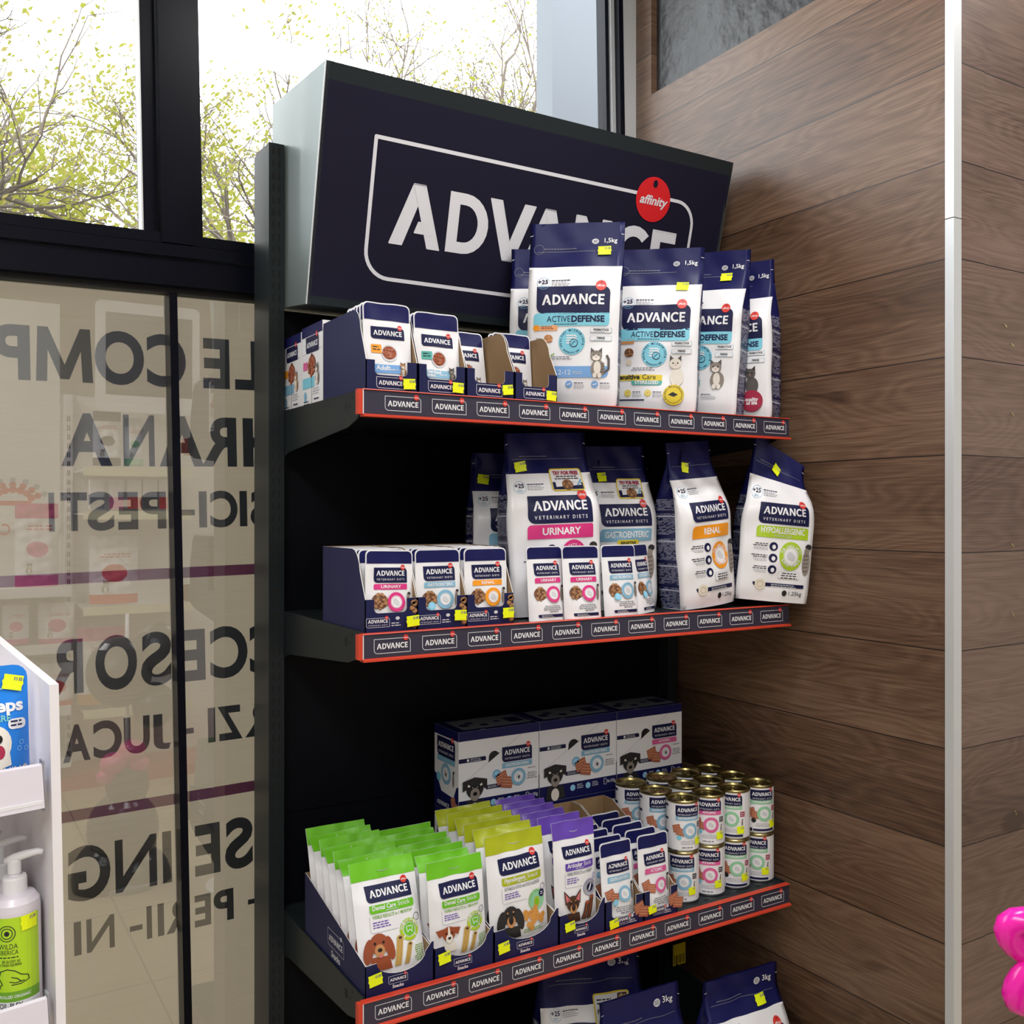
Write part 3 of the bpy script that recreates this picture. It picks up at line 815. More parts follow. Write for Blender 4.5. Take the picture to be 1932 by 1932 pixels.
# header sign
sg = thing('header_sign', 'big dark slanted header sign with white lettering on top of the rack', 'sign')
prof = [(2.03, 2.316), (1.708, 2.285), (1.816, 1.855), (2.03, 1.880)]
for x0, nm in ((.633, 'end_panel'), (1.646, 'end_panel')):
    b = MB(); b.prism(prof, lambda a, c, t: (t, a, c), x0, x0 + .008, 'canopymetal'); b.build(nm, sg)
b = MB(); b.add([(.641, 1.709, 2.285), (1.646, 1.709, 2.285), (1.646, 2.025, 2.314), (.641, 2.025, 2.314)], [(0, 1, 2, 3)], 'blackmetal')
b.add([(.641, 1.816, 1.856), (1.646, 1.816, 1.856), (1.646, 2.025, 1.881), (.641, 2.025, 1.881)], [(3, 2, 1, 0)], 'blackmetal')
b.add([(.641, 2.024, 2.314), (1.646, 2.024, 2.314), (1.646, 2.024, 1.881), (.641, 2.024, 1.881)], [(0, 1, 2, 3)], 'blackmetal')
b.build('casing', sg)
SL = math.hypot(.108, .43); NY, NZ = -.43 / SL, -.108 / SL
def onsign(x, t, L): return (x, 1.816 - .108 * t / SL + NY * .0006 * L, 1.855 + .43 * t / SL + NZ * .0006 * L)
b = MB(); d = Des()
d.rect(.634, .016, 1.653, .412, 'signnavy', 0)
d.rect(.634, .412, 1.653, SL, 'blackmetal', 0); d.rect(.634, 0, 1.653, .016, 'blackmetal', 0)
r_ = .052
d.line(rr_pts(.745, .066, 1.556, .330, (0, r_, 0, r_), 8), .0075, 'signwhite', 1, ends=True, closed=True)
d.word(1.1525, .137, .724, 'signwhite', 1, soft=.012)
d.ell(1.431, .3225, .0495, .0495, 'signred', 2, 40)
d.ell(1.431, .357, .0065, .0085, 'signnavy', 3, 16)
d.text('affinity', 1.431, .311, .019, 'signwhite', 3, w=.078, bold=1.6, slant=.25, res=5)
d.emit(b, onsign)
b.build('face_panel', sg)
b = MB(); b.prism([(1.7065, 2.286), (1.8145, 1.854), (1.8175, 1.854), (1.7095, 2.286)], lambda a, c, t: (t, a, c), .632, .634, 'aluminium'); b.build('edge_strip', sg)

# ================================================================== PACKS: BUILDERS
def sm(a, b, v):
    t = min(1, max(0, (v - a) / (b - a))); return t * t * (3 - 2 * t)
PRICE = random.Random(5)
def sticker_des(x, z, w=.027, h=.017, rot=0):
    d = Des()
    c, s = math.cos(math.radians(rot)), math.sin(math.radians(rot))
    P = lambda a, b: (x + a * w * c - b * h * s, z + a * w * s + b * h * c)
    d.cv([P(-.46, -.5), P(.46, -.5), P(.44, -.2), P(.5, 0), P(.44, .2), P(.46, .5), P(-.46, .5), P(-.44, .2), P(-.5, 0), P(-.44, -.2)], 'sticker', 8)
    for a, k in ((.02, .05), (.12, .05), (.24, .06), (.33, .06)):
        d.cv([P(a, .14), P(a + k, .14), P(a + k, .38), P(a, .38)], 'ash', 9)
    return d

def food_bag(label, corner, pt, theta, W, H, T, zn, des, seed=1, group=None, stick=None, lean=0, roll=0, droop=0, zbase=0, wr=.004, narrow=.05, zs=None, top='navy'):
    """Gusseted flat-bottom bag. corner 'l' or 'r' of its front foot stands at pt (x, y)."""
    q = random.Random(seed)
    th = math.radians(theta)
    sgn = 1 if corner == 'l' else -1
    ex = Vector((math.cos(th), -math.sin(th))); ey = Vector((math.sin(th), math.cos(th)))
    c = Vector(pt) + ex * sgn * W / 2 + ey * T / 2 * .8
    t = thing('pet_food_bag', label, 'bag', (c.x, c.y, zbase + abs(math.sin(math.radians(roll))) * W / 2 + abs(math.sin(math.radians(lean))) * T / 2 + .0006), (math.radians(lean), math.radians(roll), -th), group)
    ph = [q.uniform(0, 6.28) for _ in range(6)]
    sh = q.uniform(-1, 1)
    def prof(v): return (1 - .97 * sm(.56, .9, v)) * (.90 + .10 * sm(0, .08, v)) * (1 + .06 * math.sin(3 * v + sh))
    def wid(v): return W / 2 * (1 - narrow * sm(.5, .95, v) - .015 * (1 - sm(0, .05, v)))
    def wrk(x, z):
        v = z / H
        a = math.sin(26 * x + 30 * z + ph[0]) * math.sin(19 * z - 24 * x + ph[1])
        a += .7 * math.sin(60 * x - 34 * z + ph[2]) * math.sin(41 * z + ph[3])
        a += .45 * math.sin(95 * x + 70 * z + ph[4]) * sm(.35, .7, v)
        return wr * a * (.35 + .65 * sm(.0, .25, v)) * (1 - .4 * sm(.9, 1, v))
    def zz(x, z): return z - droop * x * sm(.6, 1, z / H)
    def F(x, z, L=0):
        v = z / H; u = max(-1, min(1, 2 * x / W))
        Tp = T / 2 * prof(v) + .0012
        y = -Tp * (.80 + .25 * (1 - u * u)) - wrk(x, z) * (1 - u ** 8 * .6)
        return (x * wid(v) / (W / 2), y - .0005 - .00035 * L, zz(x, z))
    def B(x, z):
        v = z / H; u = max(-1, min(1, 2 * x / W))
        Tp = T / 2 * prof(v) + .0012
        return (x * wid(v) / (W / 2), Tp * (.80 + .25 * (1 - u * u)) - wrk(x, z) * sm(.7, .95, v), zz(x, z))
    b = MB(); b.weld = True
    nx = 16
    zl = sorted(set([H * k / 34 for k in range(35)] + [zn]))
    xs = [-W / 2 + W * k / nx for k in range(nx + 1)]
    for fn, flip in ((lambda x, z: F(x, z, -1), False), (B, True)):
        v = [fn(x, z) for z in zl for x in xs]; fs = []; ms = []
        for j in range(len(zl) - 1):
            for i in range(nx):
                k = j * (nx + 1) + i
                f = (k, k + 1, k + nx + 2, k + nx + 1)
                fs.append(f[::-1] if flip else f); ms.append(top if zl[j] >= zn - 1e-6 else 'bagwhite')
        b.add(v, fs, ms, True)
    zs = zs or zn * .86
    zl2 = sorted(set([H * k / 34 for k in range(35)] + [zs]))
    for s in (-1, 1):
        v = []; fs = []; ms = []; n = 6
        for z in zl2:
            a = Vector(F(s * W / 2, z, -1)); e = Vector(B(s * W / 2, z)); vv = z / H
            fold = (1 - prof(vv)) * T * .40 + .004 + .003 * math.sin(40 * z + ph[5])
            for k in range(n + 1):
                w_ = k / n; p = a.lerp(e, w_); p.x -= s * fold * (1 - abs(2 * w_ - 1)); v.append(p)
        for j in range(len(zl2) - 1):
            for k in range(n):
                o = j * (n + 1) + k; f = (o, o + n + 1, o + n + 2, o + 1)
                fs.append(f if s > 0 else f[::-1])
                fs[-1] = fs[-1][::-1]
                ms.append('gusset' if zl2[j] < zs - 1e-6 and 0 < k < n - 0 else ('bagwhite' if zl2[j] < zn and k == 0 else top))
        b.add(v, fs, ms, True)
    b.add([F(-W / 2, 0, -1), F(W / 2, 0, -1), B(W / 2, 0), B(-W / 2, 0)], [(3, 2, 1, 0)], 'bagwhite')
    des.emit(b, F, .009)
    b.build('bag_body', t)
    if stick:
        s_ = MB(); sticker_des(*stick).emit(s_, lambda x, z, L: F(x, z, L), .009)
        s_.build('price_sticker', t)
    return t

def flat_pack(W, H, T, des, outline='pouch', seed=1, curl=0.0, wr=.0016, base='white', back='mist'):
    """Sealed pouch: front and back skins that meet at the rim. Returns a mesh builder and its front map."""
    q = random.Random(seed); ph = [q.uniform(0, 6.28) for _ in range(4)]
    def body(v):
        if outline == 'pouch': return (1 - .9 * sm(.1, .98, v))
        return (.30 + .70 * sm(0, .12, v)) * (1 - sm(.62, .86, v)) if v > .3 else (.35 + .65 * sm(0, .2, v))
    def wrk(x, z):
        return wr * (math.sin(70 * x + 50 * z + ph[0]) * math.sin(48 * z - 38 * x + ph[1]) + .6 * math.sin(130 * x - 60 * z + ph[2])) * sm(0, .1, z / H) * (1 if outline == 'pouch' else .5 + sm(.7, .9, z / H))
    def F(x, z, L=0):
        v = z / H; u = max(-1, min(1, 2 * x / W))
        e = max(0, 1 - u ** 4)
        cu = curl * sm(.78, 1, v) ** 1.5 * (1 + .5 * math.sin(40 * x + ph[3]))
        return (x, -(T / 2 * body(v) * e) - wrk(x, z) * e - .0003 + cu - .0005 - .0003 * L, z - abs(cu) * .25)
    def Bk(x, z, L=0):
        v = z / H; u = max(-1, min(1, 2 * x / W)); e = max(0, 1 - u ** 4)
        p = F(x, z, 0); return (x, p[1] + T * body(v) * e + .0012, p[2])
    b = MB(); b.weld = True
    o = Des()
    if outline == 'pouch':
        o.cv(rr_pts(-W / 2, 0, W / 2, H, (W * .1, W * .1, .002, .002), 4), base, -1)
    else:
        o.rect(-W / 2, 0, W / 2, H, base, -1)
    o.emit(b, F, .009)
    k = Des(); k.p = [(list(reversed(p)), 0, back) for p, _, _ in o.p]
    k.emit(b, Bk, .012)
    des.emit(b, F, .009)
    return b, F

def tray(label, x0, y0, z0, W, D, hb, hf, style, des=None, stick=None, group=None, sidedes=None, hs=None):
    """Open display box: floor, back, two sides, a low cut-out front."""
    t = thing('display_tray', label, 'display tray', (x0, y0, z0), (0, 0, 0), group)
    k = .0016; hs = hs or hf
    b = MB(); b.box((k, k, 0), (W - k, D - k, .0016), 'cardboard'); b.build('tray_floor', t)
    b = MB(); b.prism([(0, 0), (W, 0), (W, hb), (0, hb)], lambda a, c, q: (a, D - q, c), 0, k, 'navycard', 'cardboard'); b.build('back_panel', t)
    if style == 'pouch':
        r = .045
        side = [(0, 0), (D, 0), (D, hb), (r + .012, hb)] + [(.012 + r - r * math.sin(math.radians(a)) * .75, hb - r * (1 - math.cos(math.radians(a)))) for a in (20, 40, 60, 80)] + [(0, hs)]
    elif style == 'deep':
        side = [(0, 0), (D, 0), (D, hb), (D * .86, hb), (D * .30, hb * .62), (D * .05, hs), (0, hs * .98)]
    else:
        side = [(0, 0), (D, 0), (D, hb), (D * .97, hb), (.0, hs)]
    for s in (0, 1):
        b = MB()
        xo = W if s else 0; sg_ = -1 if s else 1
        b.prism(side, lambda a, c, q: (xo + sg_ * q, a, c), 0, k, 'navycard', 'cardboard', 'cardwhite')
        if s == 0 and sidedes: sidedes.emit(b, lambda y, z, L: (-.0004 * L, D - y, z))
        b.build('side_panel', t)
    if style in ('pouch', 'deep'):
        c0, c1, r = W * .17, W * .80, .008
        fr = [(0, 0), (W, 0), (W, hs)] + [(c1, hs)] + arc(c1 - r, hf + r, r, 0, -90, 4) + arc(c0 + r, hf + r, r, -90, -180, 4) + [(c0, hs), (0, hs)]
    else:
        fr = [(0, 0), (W, 0), (W, hs * 1.25)]
        cx = W * .52; R = W * .34
        fr += [(W * .97, hs * 1.25)] + [(cx + R * math.cos(math.radians(a)) * 1.05, hs + (hs - hf) * math.sin(math.radians(a))) for a in range(0, -181, -15)] + [(W * .0, hs * .98)]
    b = MB(); b.prism(fr, lambda a, c, q: (a, q, c), 0, k, 'navycard', 'cardboard', 'cardwhite')
    if des: des.emit(b, lambda x, z, L: (x, -.0004 * L, z))
    b.build('front_panel', t)
    if stick:
        b = MB(); sticker_des(*stick).emit(b, lambda x, z, L: (x, -.0006 * L, z)); b.build('price_sticker', t)
    return t

# ------------------------------------------------------------------ designs
def plus25(d, x, z, s, L=2):
    d.ring(x, z, .0125 * s, .0132 * s, 'blue', L, 20)
    d.text('+25', x - .001, z - .001 * s, .0085 * s, 'ink', L, w=.02 * s, bold=1.5)
    d.micro(x - .006 * s, z - .006 * s, x + .006 * s, 2, .003 * s, 'blue', L)
    d.micro(x + .016 * s, z + .005 * s, x + .062 * s, 1, .0035 * s, 'ink', L, h=.0018 * s)
    d.micro(x + .016 * s, z + .001 * s, x + .055 * s, 3, .0035 * s, 'grey', L)
def topmarks(d, W, H, zn, weight, right=True):
    d.line([(-W * .42, zn + (H - zn) * .36), (W * .42 if not weight else W * .2, zn + (H - zn) * .36)], .0008, 'ash', 1, False)
    d.micro(-W * .34, zn + (H - zn) * .42, W * .1, 1, .0035, 'ash', 1)
    d.line([(-W / 2 + .001, zn + (H - zn) * .72), (-W / 2 + .006, zn + (H - zn) * .735)], .0012, 'mist', 2); d.line([(W / 2 - .006, zn + (H - zn) * .735), (W / 2 - .001, zn + (H - zn) * .72)], .0012, 'mist', 2)
    if weight:
        d.text(weight, W * .36, zn + (H - zn) * .55, .0085, 'white', 2, bold=1)
        x = W * .36 - .012 - .0035 * len(weight)
        d.ell(x, zn + (H - zn) * .58, .0068, .0055, 'mist', 2)
        for k in range(3): d.line([(x - .004, zn + (H - zn) * .58 - .002 + k * .002), (x + .004, zn + (H - zn) * .58 - .002 + k * .002)], .0006, 'navy', 3, False)

def active_design(W, H, zn, kind):
    d = Des(); topmarks(d, W, H, zn, '1,5kg')
    d.ring(-W * .40, zn + (H - zn) * .42, .0095, .0102, 'ash', 1, 16)
    plus25(d, -W * .33, H * .66, 1)
    d.logo(0, H * .567, W * .80, 2, ar=.38)
    z = H * .462
    d.rect(-W * .43, z - .013, W * .40, z + .013, 'sky', 2, (.008, 0, .008, 0))
    d.text('ACTIVE', -W * .02, z - .005, .0115, 'ink', 3, w=W * .26, bold=0, al='r'); d.text('DEFENSE', -W * .01, z - .005, .0115, 'ink', 3, w=W * .36, bold=2.5, al='l')
    d.micro(-W * .2, z - .010, W * .12, 1, .003, 'ink', 3)
    z = H * .345
    d.ell(0, z, .0265, .0265, 'sky', 2, 28)
    d.arctext('HEALTHY MICROBIOTA', 0, z, .0205, .0042, 'ink', 3, 95, 230); d.arctext('MICROBIOTIC CARE', 0, z, .0235, .0028, 'ink', 3, 270, 90, True)
    for k in range(4): d.line([(-.010, z + .012 - k * .005), (.006, z + .012 - k * .005), (.009, z + .0095 - k * .005)], .0026, 'white', 3)
    d.ring(.004, z - .003, .007, .0082, 'ink', 4); d.ell(.004, z - .003, .0068, .0068, 'sky', 4); d.line([(.0, z - .006), (.004, z - .001), (.007, z)], .0012, 'ink', 5)
    for k, s in ((.022, 'PREBIOTICS'), (.006, 'FIBRES')):
        d.rect(W * .20, z + k - .005, W * .43, z + k + .005, 'blue', 2, .002); d.rect(W * .20 + .0006, z + k - .0045, W * .43 - .0006, z + k + .0045, 'white', 3, .002)
        d.text(s, W * .315, z + k - .001, .0038, 'dark', 4, bold=2); d.micro(W * .24, z + k - .0035, W * .39, 1, .002, 'blue', 4)
    d.micro(-W * .28, H * .262, W * .02, 2, .004, 'ash', 2, al='c')
    if kind == 'kitten':
        d.rect(-W * .42, z + .022, -W * .16, z + .033, 'peach', 2, (.005, 0, .002, .005)); d.ell(-W * .40, z + .0275, .0062, .0062, 'orange', 3); d.micro(-W * .34, z + .029, -W * .19, 2, .0035, 'brownfur', 3)
        d.kib(-W * .26, z + .006, .009, 10, 4, a='peach', b='tan'); d.ell(-W * .27, z - .014, .0065, .0065, 'cream', 2); d.line([(-W * .30, z - .034), (-W * .2, z - .026)], .004, 'cream', 2); d.line([(-W * .25, z - .03), (-W * .19, z - .024)], .002, 'green', 3)
        for q in (.006, -.014): d.micro(-W * .40, z + q, -W * .33, 2, .003, 'ash', 2)
        d.rect(-W * .5, H * .155, W * .40, H * .215, 'cornflower', 2, (0, .002, .01, 0)); d.text('Kitten', -W * .20, H * .17, .0095, 'white', 3, bold=2, al='r'); d.text('2-12', -W * .14, H * .17, .0095, 'white', 3, bold=0, al='l'); d.micro(W * .02, H * .183, W * .14, 2, .0035, 'mist', 3)
        d.cat(W * .29, H * .155, .058, 'greyfur', 'whitefur', 'darkgreyfur')
        for k in (-.32, -.02, .26):
            d.ell(W * k, H * .12, .007, .007, 'cornflower', 2); d.line([(W * k - .003, H * .12 - .001), (W * k + .003, H * .12 + .001)], .0022, 'white', 3); d.micro(W * k + .010, H * .125, W * k + .034, 1, .0036, 'ink', 2); d.micro(W * k + .010, H * .115, W * k + .034, 3, .003, 'grey', 2)
    elif kind == 'sterilized':
        d.kib(-W * .30, z + .004, .010, 10, 4); d.ell(-W * .3, z - .016, .0065, .0065, 'cream', 2); d.rect(-W * .43, z + .022, -W * .24, z + .032, 'tan', 2, .003)
        d.rect(-W * .5, H * .190, W * .10, H * .224, 'yellow', 2); d.text('Sensitive', -W * .16, H * .198, .0098, 'dark', 3, bold=2.5, al='r'); d.text('Care', -W * .13, H * .198, .0098, 'dark', 3, bold=0, al='l')
        d.rect(-W * .26, H * .162, W * .10, H * .190, 'teal', 2, (0, 0, .006, .006)); d.text('STERILIZED', -W * .08, H * .1695, .0065, 'white', 3, w=W * .28, bold=2)
        d.cat(W * .27, H * .16, .062, 'whitefur', 'whitefur', 'darkgreyfur', False, stripes=False)
        d.ell(W * .24, H * .105, .0215, .0215, 'yellow', 9, 24); d.ring(W * .24, H * .105, .0165, .0172, 'dark', 10); d.arctext('Animal Microbiotics', W * .24, H * .105, .0178, .003, 'dark', 10, 90, 250); d.cv([(W * .24 - .011, H * .105), (W * .24 - .002, H * .105 + .006), (W * .24 + .009, H * .105 + .001), (W * .24 + .001, H * .105 - .004)], 'dark', 10)
        for k in (-.3, -.06):
            d.ell(W * k, H * .115, .007, .007, 'yellow', 2); d.ring(W * k, H * .115, .003, .004, 'white', 3, 10); d.micro(W * k + .010, H * .12, W * k + .032, 1, .0036, 'ink', 2); d.micro(W * k + .010, H * .11, W * k + .032, 3, .003, 'grey', 2)
        d.rect(-W * .46, H * .07, -W * .1, H * .078, 'ink', 2)
    elif kind == 'fluffy':
        d.cat(W * .24, H * .16, .062, 'greyfur', 'whitefur', 'darkgreyfur', False, stripes=False)
        d.rect(-W * .5, H * .155, W * .02, H * .215, 'teal', 2, (0, .002, .01, 0))
        d.ell(-W * .04, H * .122, .007, .007, 'purple', 2); d.ring(-W * .04, H * .122, .003, .004, 'mist', 3, 10); d.micro(W * .04, H * .125, W * .2, 1, .0036, 'ink', 2); d.micro(W * .04, H * .115, W * .26, 3, .003, 'grey', 2)
    else:
        d.cat(W * .26, H * .16, .06, 'darkgreyfur', 'darkgreyfur', 'blackfur', False, stripes=False)
        d.ell(W * .26, H * .115, .024, .024, 'maroon', 9, 24); d.text('quality', W * .26, H * .115, .0072, 'white', 10, bold=2); d.text('of life', W * .26, H * .092, .0072, 'white', 10, bold=2)
    return d

def vet_design(W, H, zn, band, word, free=False, sens=False, weight='1,25kg', small='', catx=.40):
    d = Des(); topmarks(d, W, H, zn, '')
    plus25(d, -W * .36, H * .70, .95)
    z = H * .575; lw = W * .72
    d.logo(W * .06, z, lw, 2, vet=True, ar=.40)
    z2 = H * .455
    d.rect(-W * .31, z2 - H * .038, W * .42, z2 + H * .038, band, 2, (.008, .004, 0, 0))
    d.text(word, W * .06, z2 - H * .016 + (.003 if small else 0), H * .036, 'white', 3, w=min(W * .62, len(word) * W * .062), bold=1.7, res=3)
    if small: d.text(small, W * .06, z2 - H * .030, H * .013, 'mist', 3, bold=0)
    if sens: d.rect(-W * .08, z2 - H * .065, W * .22, z2 - H * .03, 'yellow', 4, .004); d.text('SENSITIVE', W * .07, z2 - H * .056, .0055, 'dark', 5, bold=2)
    if free:
        x0, x1, a0, a1 = W * .0, W * .38, H * .675, H * .80
        d.rect(x0, a0, x1, a1, 'yellow', 5, .006); d.rect(x0 + .0025, a0 + .0025, x1 - .0025, a1 - .0025, 'white', 6, .005)
        d.cv([(x0 + .003, a0 + .003), (x1 - .003, a0 + .003), (x1 - .003, a0 + .016), (x0 + .003, a0 + .018)], 'ink', 7); d.cv([(x0 + .01, a0 + .008), (x1 - .006, a0 + .011), (x1 - .01, a0 + .022), (x0 + .010, a0 + .022)], 'white', 8); d.ell((x0 + x1) / 2, a0 + .018, .022, .009, 'white', 8)
        d.line([(x1 - .014, a0 + .012), (x1 - .006, a0 + .021)], .004, 'blue', 9)
        d.kib((x0 + x1) / 2, a0 + .012, .0115, 14, 8, 9); d.text('TRY FOR FREE', (x0 + x1) / 2, a1 - .0125, .0068, 'maroon', 10, w=W * .30, bold=3)
        d.micro(x0 + .008, a1 - .017, x1 - .007, 2, .0046, 'dark', 10, al='c')
    for k in range(3):
        z = H * (.36 - .075 * k)
        d.ell(-W * .06, z, .0095, .0095, 'ink', 2, 18); d.ell(-W * .055, z - .001, .0042, .005, 'white', 3, 10)
        d.micro(-W * .36, z + .004, -W * .14, 2, .0042, 'dark', 2, al='r', seed=k); d.micro(-W * .34, z - .0045, -W * .14, 2, .0032, 'grey', 2, al='r', seed=k + 3)
    d.badge(W * .19, H * .305, W * .165, band, 'FOR CATS WITH', 'SUPPORT FORMULA', 3, 1.2)
    d.slimcat(W * catx, H * .18, H * .21)
    d.rect(W * .03, H * .155, W * .34, H * .205, 'mist', 2, .003); d.rect(W * .033, H * .157, W * .337, H * .203, 'white', 3, .003); d.micro(W * .06, H * .188, W * .32, 3, .005, 'dark', 4, al='c')
    d.rect(-W * .30, H * .098, W * .42, H * .122, 'ink', 2, (0, 0, 0, .006)); d.micro(-W * .05, H * .110, W * .36, 2, .0038, 'mist', 3)
    d.ell(-W * .2, H * .110, .0115, .012, 'cream', 4); d.ring(-W * .2, H * .110, .006, .007, 'grey', 5, 12)
    d.text(weight, W * .40, H * .05, .0085, 'dark', 2, bold=0, al='r'); d.ell(W * .40 - .04, H * .061, .0055, .0065, 'dark', 2)
    return d

def vet_pouch(W, H, band, word, pic='kibble', top='navy', foot=True):
    d = Des()
    d.rect(-W / 2 + .002, H * .83, W / 2 - .002, H - .0022, top, 1, (W * .09, W * .09, 0, 0))
    d.logo(W * .02, H * .685, W * .70, 2, vet=True, ar=.42)
    d.rect(-W * .33, H * .505, W * .37, H * .575, band, 2, (.003, .002, 0, 0)); d.text(word, W * .03, H * .524, H * .036, 'white', 3, w=min(W * .58, len(word) * W * .062), bold=1.4)
    if pic == 'kibble': d.kib(-W * .22, H * .36, W * .165, 22, 5)
    else: d.chunk(-W * .24, H * .36, W * .26)
    d.badge(W * .12, H * .35, W * .19, band, '', '', 9)
    if word == 'GASTROENTERIC': d.ell(-W * .19, H * .27, W * .085, W * .085, 'sky', 12); d.ell(-W * .19, H * .27, W * .06, W * .06, 'paleblue', 13)
    d.slimcat(W * .39, H * .25, H * .22)
    d.micro(-W * .18, H * .19, W * .34, 3, H * .024, 'ash', 2, al='c')
    if foot:
        d.micro(-W * .02, H * .115, W * .3, 1, H * .03, 'ash', 2)
        d.rect(-W * .3, H * .045, W * .38, H * .085, 'ink', 2, (0, 0, 0, .003)); d.micro(-W * .22, H * .065, W * .12, 2, H * .017, 'mist', 3)
    return d
def cat_pouch(W, H, tagc, band='cornflower', words=('Adult',), cats=('tan', 'whitefur', 'darkbrown')):
    d = Des()
    d.rect(-W / 2 + .002, H * .80, W / 2 - .002, H - .0022, 'navy', 1, (W * .09, W * .09, 0, 0))
    d.logo(0, H * .655, W * .70, 2, ar=.34)
    d.rect(-W * .36, H * .42, -W * .14, H * .52, tagc, 2, .002); d.micro(-W * .33, H * .485, -W * .17, 2, H * .03, 'dark', 3)
    d.ell(W * .02, H * .43, W * .17, W * .17, 'mist', 2, 20); d.kib(W * .02, H * .435, W * .145, 22, 9, 3, 'meat', 'brownfur')
    d.rect(-W * .3, H * .20, W * .24, H * .295, 'blue' if band == 'blue' else 'cornflower', 2)
    for i, s in enumerate(words): d.text(s, -W * .27, H * (.235 if len(words) == 1 else .255 - .042 * i), H * (.05 if len(words) == 1 else .036), 'white', 3, bold=2, al='l')
    d.micro(W * .02, H * .235, W * .22, 1, H * .03, 'mist', 3)
    d.cat(W * .30, H * .16, W * .30, *cats, tail=False, L=6)
    d.ell(-W * .26, H * .155, W * .05, W * .05, 'ink', 2); d.micro(-W * .18, H * .16, W * .2, 2, H * .022, 'ash', 2)
    return d

